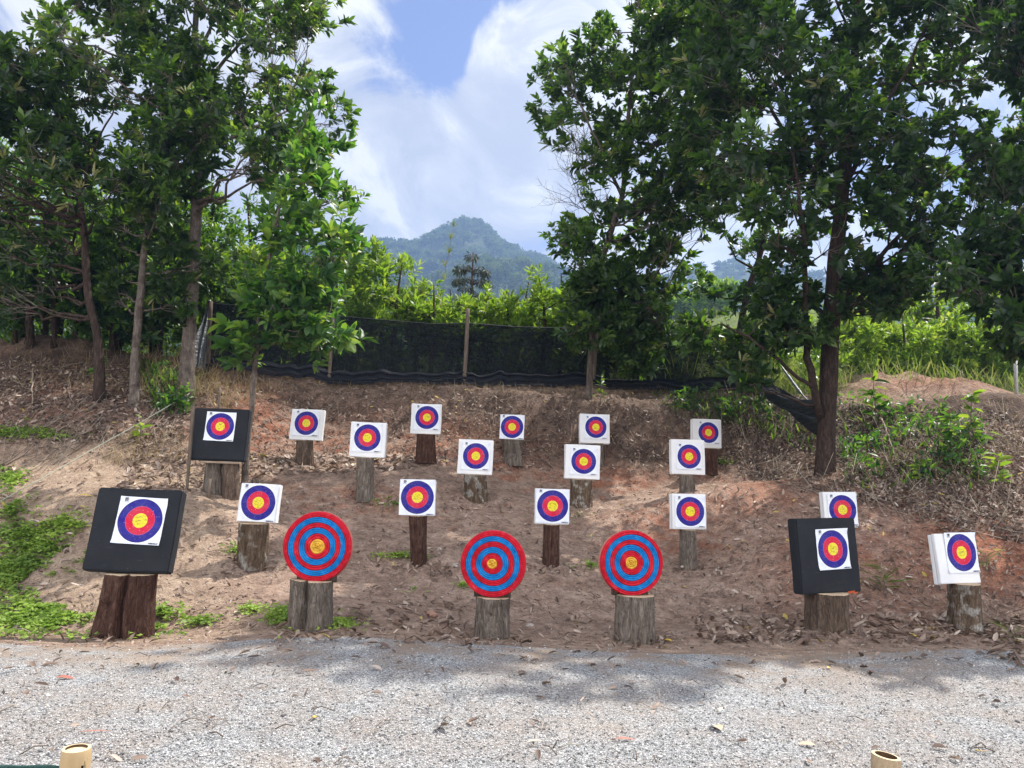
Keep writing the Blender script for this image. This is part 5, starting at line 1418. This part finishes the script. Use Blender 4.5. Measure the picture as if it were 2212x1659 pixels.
# ------------------------------------------------------------------ litter, twigs, grass
def litter():
    A = Acc()
    def put(poly, n, L=(.07, .15), lo=0, hi=.93, tilt=.45, lift=.012):
        x, y = on_ground(poly, n); n = len(x)
        if n == 0: return
        z = hq(x, y); nm = gnormal(x, y)
        up = nrm(nm + rng.normal(size=(n, 3)) * tilt)
        d = nrm(np.cross(up, rng.normal(size=(n, 3))))
        LL = rng.uniform(L[0], L[1], n)
        var = lo + (hi - lo) * rng.beta(1.6, 1.6, n)
        var = np.where(rng.uniform(0, 1, n) < .012, 1.0, var)
        p = np.stack([x, y, z], 1) + nm * (lift + .02 * rng.uniform(0, 1, n))[:, None] - d * LL[:, None] / 2
        add_leaves(A, p, d, LL, LL * rng.uniform(.22, .40, n), var, up=up, fold=rng.uniform(.05, .5), bend=rng.uniform(-.35, .35, n), quality=2)
    for _ in range(3):
        put([(380, 800), (1620, 850), (1760, 900), (1760, 1030), (1560, 1010), (560, 1000), (400, 960)], 1500, (.045, .11), 0, .8)
        put([(0, 770), (400, 800), (400, 960), (180, 960), (0, 960)], 1000, (.05, .13), 0, .9)
        put([(1560, 850), (1800, 860), (2212, 890), (2212, 1180), (1850, 1080), (1600, 1030)], 2000, (.04, .10), 0, .93)
        put([(1780, 880), (2212, 900), (2212, 1130), (1830, 1080)], 1300, (.04, .11), .05, .93)
        put([(1560, 1050), (2212, 1100), (2212, 1400), (1880, 1390), (1560, 1390)], 520, (.04, .11), .15, .93)
        put([(400, 1000), (1560, 1010), (1560, 1390), (380, 1390)], 520, (.035, .09), .1, .9)
    put([(300, 960), (560, 980), (560, 1050), (240, 1080)], 500, (.06, .15), .2, .93)
    put([(560, 985), (900, 985), (900, 1015), (560, 1030)], 500, (.07, .17), .3, .93)
    put([(0, 1000), (400, 1000), (400, 1380), (0, 1400)], 420, (.05, .14), .2, .93)
    put([(1500, 1330), (1760, 1340), (1760, 1395), (1500, 1390)], 150, (.08, .15), .2, .93)
    put([(1850, 1330), (2060, 1330), (2060, 1395), (1850, 1395)], 160, (.08, .16), .2, .93)
    put([(2080, 1360), (2212, 1330), (2212, 1450), (2150, 1420)], 160, (.07, .15), .2, .93)
    put([(600, 1320), (1000, 1300), (1000, 1390), (600, 1395)], 130, (.07, .15), .2, .93)
    put([(0, 1400), (2212, 1400), (2212, 1655), (0, 1655)], 90, (.04, .10), .1, .95, .25)
    put([(0, 1390), (2212, 1390), (2212, 1460), (0, 1460)], 130, (.04, .11), .1, .9, .25)
    for (cx, cy, D) in GROUND_PTS[:20]:
        put([(cx - 75, cy - 8), (cx + 75, cy - 8), (cx + 80, cy + 16), (cx - 80, cy + 16)], 34, (.05, .12), .1, .9)
    obj('leaf_litter', A.mesh('leaf_litter'), M['litter'], kind='stuff', label='dry fallen leaves strewn over the slope and the banks', cat='leaf litter')
    T = Acc()
    def sticks(poly, n, L, r, tilt=.12):
        x, y = on_ground(poly, n)
        for a, b in zip(x, y):
            l = random.uniform(*L); th = random.uniform(0, PI)
            e = np.array([math.cos(th), math.sin(th)]) * l / 2
            p = np.array([(a - e[0], b - e[1], 0), (a, b, 0), (a + e[0], b + e[1], 0)])
            p[:, 2] = hq(p[:, 0], p[:, 1]) + .014; p[1, 2] += .02; p[2, 2] += abs(random.gauss(0, tilt)) * l; p[1, :2] += rng.normal(size=2) * .05 * l
            T.tube(p, np.array([1, .9, .6]) * r * random.uniform(.6, 1.5), 4, True, random.uniform(0, 1))
    sticks([(380, 820), (1760, 880), (1760, 1030), (400, 990)], 700, (.1, .45), .003)
    sticks([(0, 780), (400, 800), (400, 1000), (0, 1000)], 600, (.1, .6), .0035, .35)
    sticks([(1560, 860), (2212, 900), (2212, 1180), (1600, 1040)], 1000, (.1, .6), .004, .35)
    sticks([(0, 1050), (2212, 1050), (2212, 1390), (0, 1390)], 300, (.06, .25), .003)
    sticks([(0, 1400), (2212, 1400), (2212, 1655), (0, 1655)], 110, (.03, .14), .0028, .03)
    obj('fallen_twigs', T.mesh('fallen_twigs'), leaf_mat('dead_twig', [(0, (.07, .05, .04)), (.6, (.22, .17, .13)), (1, (.42, .36, .29))], [(0, g(.02)), (1, g(.05))], .02, .8, .2), kind='stuff', label='thin dry twigs scattered among the fallen leaves', cat='twigs')
litter()

def blades(name, label, mat, sets):
    A = Acc()
    for poly, n, h, w, lo, hi, bend, world in sets:
        if world:
            x = rng.uniform(poly[0], poly[1], n); y = rng.uniform(poly[2], poly[3], n)
            k = vnoise(x * .9, y * .9, 77) > -.15; x, y = x[k], y[k]
        else:
            x, y = on_ground(poly, n)
        n = len(x); z = hq(x, y) if (np.abs(x).max() < 15 and y.max() < 33) else height(x, y)
        a = rng.uniform(0, 2 * PI, n)
        d = np.stack([np.cos(a) * .45, np.sin(a) * .45, np.ones(n)], 1)
        add_leaves(A, np.stack([x, y, z - .02], 1), d, rng.uniform(h[0], h[1], n), w * rng.uniform(.7, 1.4, n), lo + (hi - lo) * rng.uniform(0, 1, n),
                   up=np.stack([np.cos(a), np.sin(a), np.full(n, .3)], 1), bend=rng.uniform(-bend, bend * .2, n), quality=2)
    obj(name, A.mesh(name), M[mat], kind='stuff', label=label, cat='grass')
blades('dry_grass', 'dry straw-coloured grass on the left bank and along the net', 'straw',
       [([(345, 700), (470, 720), (470, 850), (400, 880), (300, 860), (300, 800)], 1100, (.15, .5), .008, .2, 1, .95, False),
        ([(0, 740), (300, 740), (300, 860), (0, 850)], 500, (.1, .35), .007, .1, .9, .8, False),
        ([(395, 820), (500, 800), (620, 850), (480, 900)], 500, (.1, .35), .007, .3, 1, .8, False),
        ([(460, 822), (1600, 846), (1600, 862), (460, 840)], 700, (.06, .22), .006, .2, 1, .6, False),
        ([(1550, 840), (2212, 870), (2212, 1060), (1800, 1040)], 700, (.12, .4), .007, .2, 1, .9, False),
        ([(250, 950), (400, 930), (400, 1000), (220, 1010)], 250, (.1, .3), .007, .3, 1, .8, False)])
blades('tall_grass', 'tall tangled grass among the bushes beyond the net and on the hillside', 'grass',
       [((-7, 7, 16.4, 20), 5200, (.5, 1.25), .014, .2, 1, .6, True), ((4.5, 14.5, 17.5, 32), 4600, (.25, .7), .016, .2, 1, .6, True), ((-14, -5, 15.4, 22), 1500, (.4, 1.0), .014, .1, .8, .6, True),
        ((5, 45, 33, 100), 4500, (.7, 1.8), .05, .3, 1, .5, True)])
blades('bank_grass', 'green grass and weeds among the dead leaves on the banks', 'leaf',
       [([(300, 790), (410, 820), (410, 900), (330, 890)], 420, (.15, .4), .02, .1, .9, .8, False), ([(1800, 880), (2050, 900), (2150, 1060), (1830, 1060)], 520, (.08, .26), .026, .0, .8, .9, False),
        ([(1560, 850), (1760, 880), (1760, 980), (1500, 900)], 420, (.1, .3), .022, .1, .9, .9, False), ([(1400, 845), (1620, 860), (1600, 930), (1450, 900)], 260, (.08, .22), .02, .1, .93, .9, False)])
# undergrowth leaves in the dark behind the left trunks
def undergrowth():
    A = Acc()
    x = np.concatenate([rng.uniform(-14, -4.5, 9000), rng.uniform(-6, 7, 4200)]); y = np.concatenate([rng.uniform(15.0, 19.5, 9000), rng.uniform(16.5, 19, 4200)])
    z = height(x, y) + np.concatenate([rng.uniform(.1, 2.6, 9000), rng.uniform(.05, 1.1, 4200)]); n = len(x)
    k = fbm(x, z * 1.6 + y, .8, 2, 23) > -.12
    x, y, z = x[k], y[k], z[k]; n = len(x)
    add_leaves(A, np.stack([x, y, z], 1), rng.normal(size=(n, 3)) + np.array([0, 0, .3]), rng.uniform(.1, .22, n), rng.uniform(.03, .07, n), rng.uniform(0, .93, n), quality=1)
    obj('undergrowth', A.mesh('undergrowth'), M['leaf'], kind='stuff', label='shadowy leafy undergrowth behind the trunks and the net', cat='undergrowth')
undergrowth()
def bank_growth():
    A = Acc()
    for poly, n, hh in (([(1810, 870), (2060, 890), (2140, 960), (2120, 1050), (1850, 1050), (1810, 960)], 1500, .28), ([(1380, 842), (1640, 852), (1740, 900), (1680, 940), (1480, 900)], 700, .2), ([(330, 800), (400, 820), (405, 900), (320, 900)], 350, .25)):
        x, y = on_ground(poly, n); k = fbm(x, y, 1.5, 3, 131) > -.05; x, y = x[k], y[k]; n = len(x)
        z = hq(x, y) + rng.uniform(.02, hh, n)
        add_leaves(A, np.stack([x, y, z], 1), rng.normal(size=(n, 3)) + np.array([0, -.3, .5]), rng.uniform(.09, .2, n), rng.uniform(.03, .065, n), rng.uniform(0, .93, n), quality=2)
    obj('bank_weeds', A.mesh('bank_weeds'), M['leaf_light'], kind='stuff', label='leafy weeds tangled among the dead leaves on the banks', cat='weeds')
bank_growth()
def thicket():
    A = Acc(); n = 15000
    x = rng.uniform(-26, -3.5, n); y = rng.uniform(20, 30, n)
    top = 2.2 + 1.6 * (fbm(x, y, .5, 3, 61) + .5) + .10 * np.clip(-3.5 - x, 0, 9)
    z = height(x, y) + rng.uniform(0, 1, n) * top
    k = fbm(x * 1.3, z * 1.5 + y, .7, 2, 25) > -.25; x, y, z = x[k], y[k], z[k]; n = len(x)
    add_leaves(A, np.stack([x, y, z], 1), rng.normal(size=(n, 3)) + np.array([0, 0, .3]), rng.uniform(.2, .36, n), rng.uniform(.09, .16, n), rng.uniform(0, .85, n), quality=1)
    obj('thicket', A.mesh('thicket'), M['leaf'], kind='stuff', label='dense dark thicket closing off the view behind the left trees', cat='thicket')
thicket()
def cover():
    A = Acc()
    def put(blobs, n, hgt=.11, s=(.03, .06)):
        for (cx, cy, rx, ry, wt) in blobs:
            m = int(n * wt)
            rr = np.abs(rng.normal(size=m)) * .62; th = rng.uniform(0, 2 * PI, m)
            px, py = cx + rx * rr * np.cos(th), cy + ry * rr * np.sin(th)
            x, y = ground_hit(px, py)
            f = fbm(x, y, 2.2, 4, 101)
            k = f > rng.uniform(-.22, .16, len(x)); x, y, f = x[k], y[k], f[k]; q = len(x)
            z = hq(x, y) + .015 + hgt * np.clip(f + .25, 0, .7) * rng.uniform(.15, 1, q)
            tone = np.clip(.5 + 1.3 * fbm(x, y, 3.0, 2, 7), 0, 1)
            for j in range(3):
                a = rng.uniform(0, 2 * PI, q); d = np.stack([np.cos(a), np.sin(a), rng.uniform(-.1, .5, q)], 1); L = rng.uniform(*s, q)
                add_leaves(A, np.stack([x, y, z], 1), d, L, L * rng.uniform(.6, .9, q), np.clip(tone * .6 + rng.uniform(0, .5, q), 0, 1), quality=1, bend=.15, fold=.1)
    put([(40, 1235, 90, 40, 1.6), (110, 1300, 110, 60, 2.2), (60, 1355, 150, 28, 1.3), (190, 1255, 60, 30, .7), (100, 1190, 120, 22, .6), (20, 1100, 60, 60, .35), (150, 1135, 70, 22, .4), (60, 1160, 100, 25, .5),
         (50, 940, 85, 10, .9), (115, 945, 40, 7, .2), (20, 1030, 40, 35, .4), (280, 1365, 90, 14, .6), (70, 1250, 60, 20, .8), (350, 1330, 50, 20, .15)], 980)
    put([(610, 1335, 40, 26, .5), (735, 1345, 45, 22, .5), (430, 1345, 40, 10, .2), (540, 1320, 30, 14, .12), (520, 1190, 40, 12, .12), (905, 1275, 22, 10, .12), (1000, 1265, 20, 8, .08), (860, 1205, 60, 8, .15), (480, 1260, 50, 16, .12), (1280, 1225, 40, 10, .08),
         (1330, 1235, 20, 8, .06), (1560, 1000, 40, 10, .1), (1215, 1120, 60, 12, .1), (860, 1090, 60, 14, .12)], 1100, .06, (.02, .042))
    obj('ground_cover', A.mesh('ground_cover'), M['cover'], kind='stuff', label='low bright green weeds creeping over the left ground', cat='weeds')
cover()

# a few single leaves and stones that stand out
def single_leaf(px, py, L, label, col, name='fallen_leaf', wf=.35, th=None):
    x, y = ground_hit(np.array([px]), np.array([py])); z = hq(x, y)
    A = Acc(); th = random.uniform(0, PI) if th is None else th
    add_leaves(A, np.array([[-.5 * L * math.cos(th), -.5 * L * math.sin(th), .02]]), np.array([[math.cos(th), math.sin(th), .05]]), L, L * wf, .5, up=np.array([[.1, -.25, 1.0]]), bend=.15)
    m = bpy.data.materials.get('leaf_' + col[0])
    if not m: m = simple_mat('leaf_' + col[0], col[1], tuple(c * 1.25 for c in col[1]), 30, .6, .002)
    obj(name, A.mesh(name), m, None, label, 'leaf', 'single leaves on the ground').location = (float(x[0]), float(y[0]), float(z[0]))
YL, RB, TN = ('yellow', (.52, .36, .06)), ('red_brown', (.30, .12, .09)), ('tan', (.45, .34, .24))
single_leaf(1440, 1387, .13, 'yellow leaf on the dirt just right of the rightmost rope target stump', YL)
single_leaf(1476, 1340 - 70, .09, 'small yellow leaf on the slope right of the rightmost rope target', YL)
single_leaf(1790, 1447, .07, 'crumpled yellow leaf near the gravel edge below the orange-ribbon target', YL)
single_leaf(680, 1556, .06, 'tiny yellow leaf alone on the gravel left of centre', YL)
single_leaf(1548, 1578, .11, 'pale round tan leaf on the open gravel', TN, wf=.6)
single_leaf(1742, 1615, .10, 'thick tan bark chip low on the gravel left of the grey bamboo post', TN, 'bark_chip', .4)
single_leaf(1350, 1603, .12, 'reddish bark sliver on the gravel at lower centre', RB, 'bark_chip', .18, .15)
single_leaf(140, 1470, .12, 'red-brown leaf pile scrap on the left gravel', RB, 'bark_chip', .3, .1)
single_leaf(205, 1586, .16, 'thin red twig-like sliver near the yellow bamboo post', RB, 'bark_chip', .06, .45)
single_leaf(185, 1153 - 80, .2, 'long yellow leaf on the bare ground above the left black target', YL, wf=.16, th=.1)
def rock(px, py, r, label, mat):
    x, y = ground_hit(np.array([px]), np.array([py])); z = hq(x, y)
    bm = bmesh.new(); bmesh.ops.create_icosphere(bm, subdivisions=3, radius=r)
    sd = px
    for v in bm.verts:
        n = v.co.normalized(); k = 1 + .5 * float(fbm(np.array([n.x * 2 + n.z]), np.array([n.y * 2 + sd]), 1.3, 3, 4)[0])
        v.co = n * r * k; v.co.z *= .55
    obj('rock', bm_mesh(bm, 'rock'), M[mat], None, label, 'rock', 'rocks on the slope').location = (float(x[0]), float(y[0]), float(z[0]) + r * .1)
rock(484, 1063, .11, 'reddish clod of clay below the staked black target', 'clay')
rock(40, 1372 - 18, .05, 'small pale stone in the weeds at the left', 'stone')
rock(985, 1222, .05, 'small grey stone right of the knotted post', 'stone')
rock(1145, 1402 - 50, .04, 'pale pebble left of the thin dark post foot', 'stone')
rock(930, 1330, .07, 'buried pale stone showing in the dirt between two rope targets', 'clay')

# ------------------------------------------------------------------ HAZE
def haze():
    bm = bmesh.new(); bmesh.ops.create_cube(bm, size=1)
    zt, zb = 262.0, -5.0
    bmesh.ops.scale(bm, vec=(1500, 1140, zt - zb), verts=bm.verts); bmesh.ops.translate(bm, verts=bm.verts, vec=(0, 440, (zt + zb) / 2))
    m, nt = new_mat('air')
    v = N(nt, 'ShaderNodeVolumePrincipled', {'Color': (.34, .53, .93, 1), 'Density': HAZE, 'Anisotropy': .3})
    o = nt.nodes.new('ShaderNodeOutputMaterial'); nt.links.new(v.outputs[0], o.inputs['Volume'])
    obj('haze', bm_mesh(bm, 'haze'), m, kind='stuff', label='thin blue haze in the air', cat='haze')
HAZE = .00082
haze()

# ------------------------------------------------------------------ LIGHT
SUN_EL, SUN_AZ = math.radians(57), math.radians(46)
sd = Vector((math.cos(SUN_EL) * math.sin(SUN_AZ), math.cos(SUN_EL) * math.cos(SUN_AZ), math.sin(SUN_EL)))
sl = bpy.data.lights.new('sun', 'SUN'); sl.energy = 4.2; sl.angle = math.radians(.6); sl.color = (1, .95, .87)
so = bpy.data.objects.new('sun', sl); COL.objects.link(so); so.rotation_euler = sd.to_track_quat('Z', 'Y').to_euler(); so.location = (20, 30, 60)

W = bpy.data.worlds.new('World'); S.world = W; W.use_nodes = True
nt = W.node_tree; nt.nodes.clear()
SKY = .12
sky = N(nt, 'ShaderNodeTexSky', sky_type='NISHITA', sun_disc=False, sun_elevation=SUN_EL, sun_rotation=SUN_AZ, air_density=1.0, dust_density=.6, ozone_density=2.0)
gen = N(nt, 'ShaderNodeTexCoord').outputs['Generated']
mp = N(nt, 'ShaderNodeMapping', {'Vector': gen, 'Scale': (1, 1, 1.25), 'Location': (3.1, 0.4, 1.7)}).outputs[0]
n1 = noise(nt, mp, 3.4, 9, .58, .35)
n2 = noise(nt, mp, 7.5, 9, .62, .9)
def dirv(px, py):
    a, c = rays(px, py); v = Vector((float(a), 1.0, float(c))); return v.normalized()
def blob(px, py, r0, r1):
    d = N(nt, 'ShaderNodeVectorMath', {0: gen, 1: dirv(px, py)}, operation='DOT_PRODUCT').outputs['Value']
    return N(nt, 'ShaderNodeMapRange', {0: d, 1: math.cos(math.radians(r1)), 2: math.cos(math.radians(r0)), 3: 0.0, 4: 1.0}).outputs[0]
dens = mth(nt, 'ADD', mth(nt, 'MULTIPLY', n1, .85), mth(nt, 'MULTIPLY', n2, .75))
dens = mth(nt, 'ADD', dens, -.09)
for px, py, r0, r1, amt in ((1030, 30, .5, 4.6, -.40), (890, 100, .5, 5.2, -.27), (970, 170, 0, 3.2, -.20), (1120, 120, 0, 4.5, .30), (1170, 220, 1, 7, .25), (955, 60, 0, 2.0, .22), (800, 290, 2, 11, .16), (1000, 420, 2, 10, .14), (1150, 520, 0, 4, -.12), (10, 60, 1, 6, -.12)):
    dens = mth(nt, 'ADD', dens, mth(nt, 'MULTIPLY', blob(px, py, r0, r1), amt))
mask = ramp(nt, dens, [(.50, g(0)), (.57, g(.40)), (.64, g(.88)), (.74, g(1)), (1, g(1))])
shade = ramp(nt, mth(nt, 'ADD', mth(nt, 'MULTIPLY', n2, .6), mth(nt, 'MULTIPLY', noise(nt, mp, 2.2, 5), .4)), [(.40, (.58, .58, .63)), (.49, (.74, .735, .755)), (.56, (1.05, 1.02, .97))])
# unseen clouds behind the camera brightened as added fill for surfaces facing it
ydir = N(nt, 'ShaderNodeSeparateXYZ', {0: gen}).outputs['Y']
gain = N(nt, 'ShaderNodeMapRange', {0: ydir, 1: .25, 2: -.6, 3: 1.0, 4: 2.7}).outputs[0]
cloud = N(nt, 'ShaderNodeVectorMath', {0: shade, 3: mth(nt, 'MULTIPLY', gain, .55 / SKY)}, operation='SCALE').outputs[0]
blue = N(nt, 'ShaderNodeVectorMath', {0: sky.outputs[0], 1: (.50, .45, .56)}, operation='MULTIPLY').outputs[0]
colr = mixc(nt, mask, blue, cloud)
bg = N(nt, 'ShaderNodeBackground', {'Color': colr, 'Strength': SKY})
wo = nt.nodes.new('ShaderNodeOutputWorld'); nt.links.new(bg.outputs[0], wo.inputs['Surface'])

# ------------------------------------------------------------------ CAMERA
cam = bpy.data.cameras.new('camera'); co = bpy.data.objects.new('camera', cam); COL.objects.link(co)
cam.sensor_width = 36; cam.lens = 36 * FPX / 2212; cam.clip_end = 3000; cam.clip_start = .05
R0, U0, F0 = Vector((1, 0, 0)), Vector((0, -SP, CP)), Vector((0, CP, SP))
cx_, cy_ = CR * R0 + SR * U0, -SR * R0 + CR * U0
co.matrix_world = Matrix.Translation((0, 0, EYE)) @ Matrix((cx_, cy_, -F0)).transposed().to_4x4()
S.camera = co

# ------------------------------------------------------------------ RENDER
S.view_settings.view_transform = 'Standard'; S.view_settings.look = 'None'; S.view_settings.exposure = 1.0; S.view_settings.gamma = 1
S.render.engine = 'CYCLES'; S.render.filter_size = 1.15
c = S.cycles
c.max_bounces = 6; c.diffuse_bounces = 3; c.glossy_bounces = 2; c.transmission_bounces = 4; c.transparent_max_bounces = 10; c.volume_bounces = 0
c.caustics_reflective = False; c.caustics_refractive = False
c.sample_clamp_indirect = 6
c.use_denoising = True; c.denoising_prefilter = 'NONE'; c.denoising_input_passes = 'RGB_ALBEDO_NORMAL'
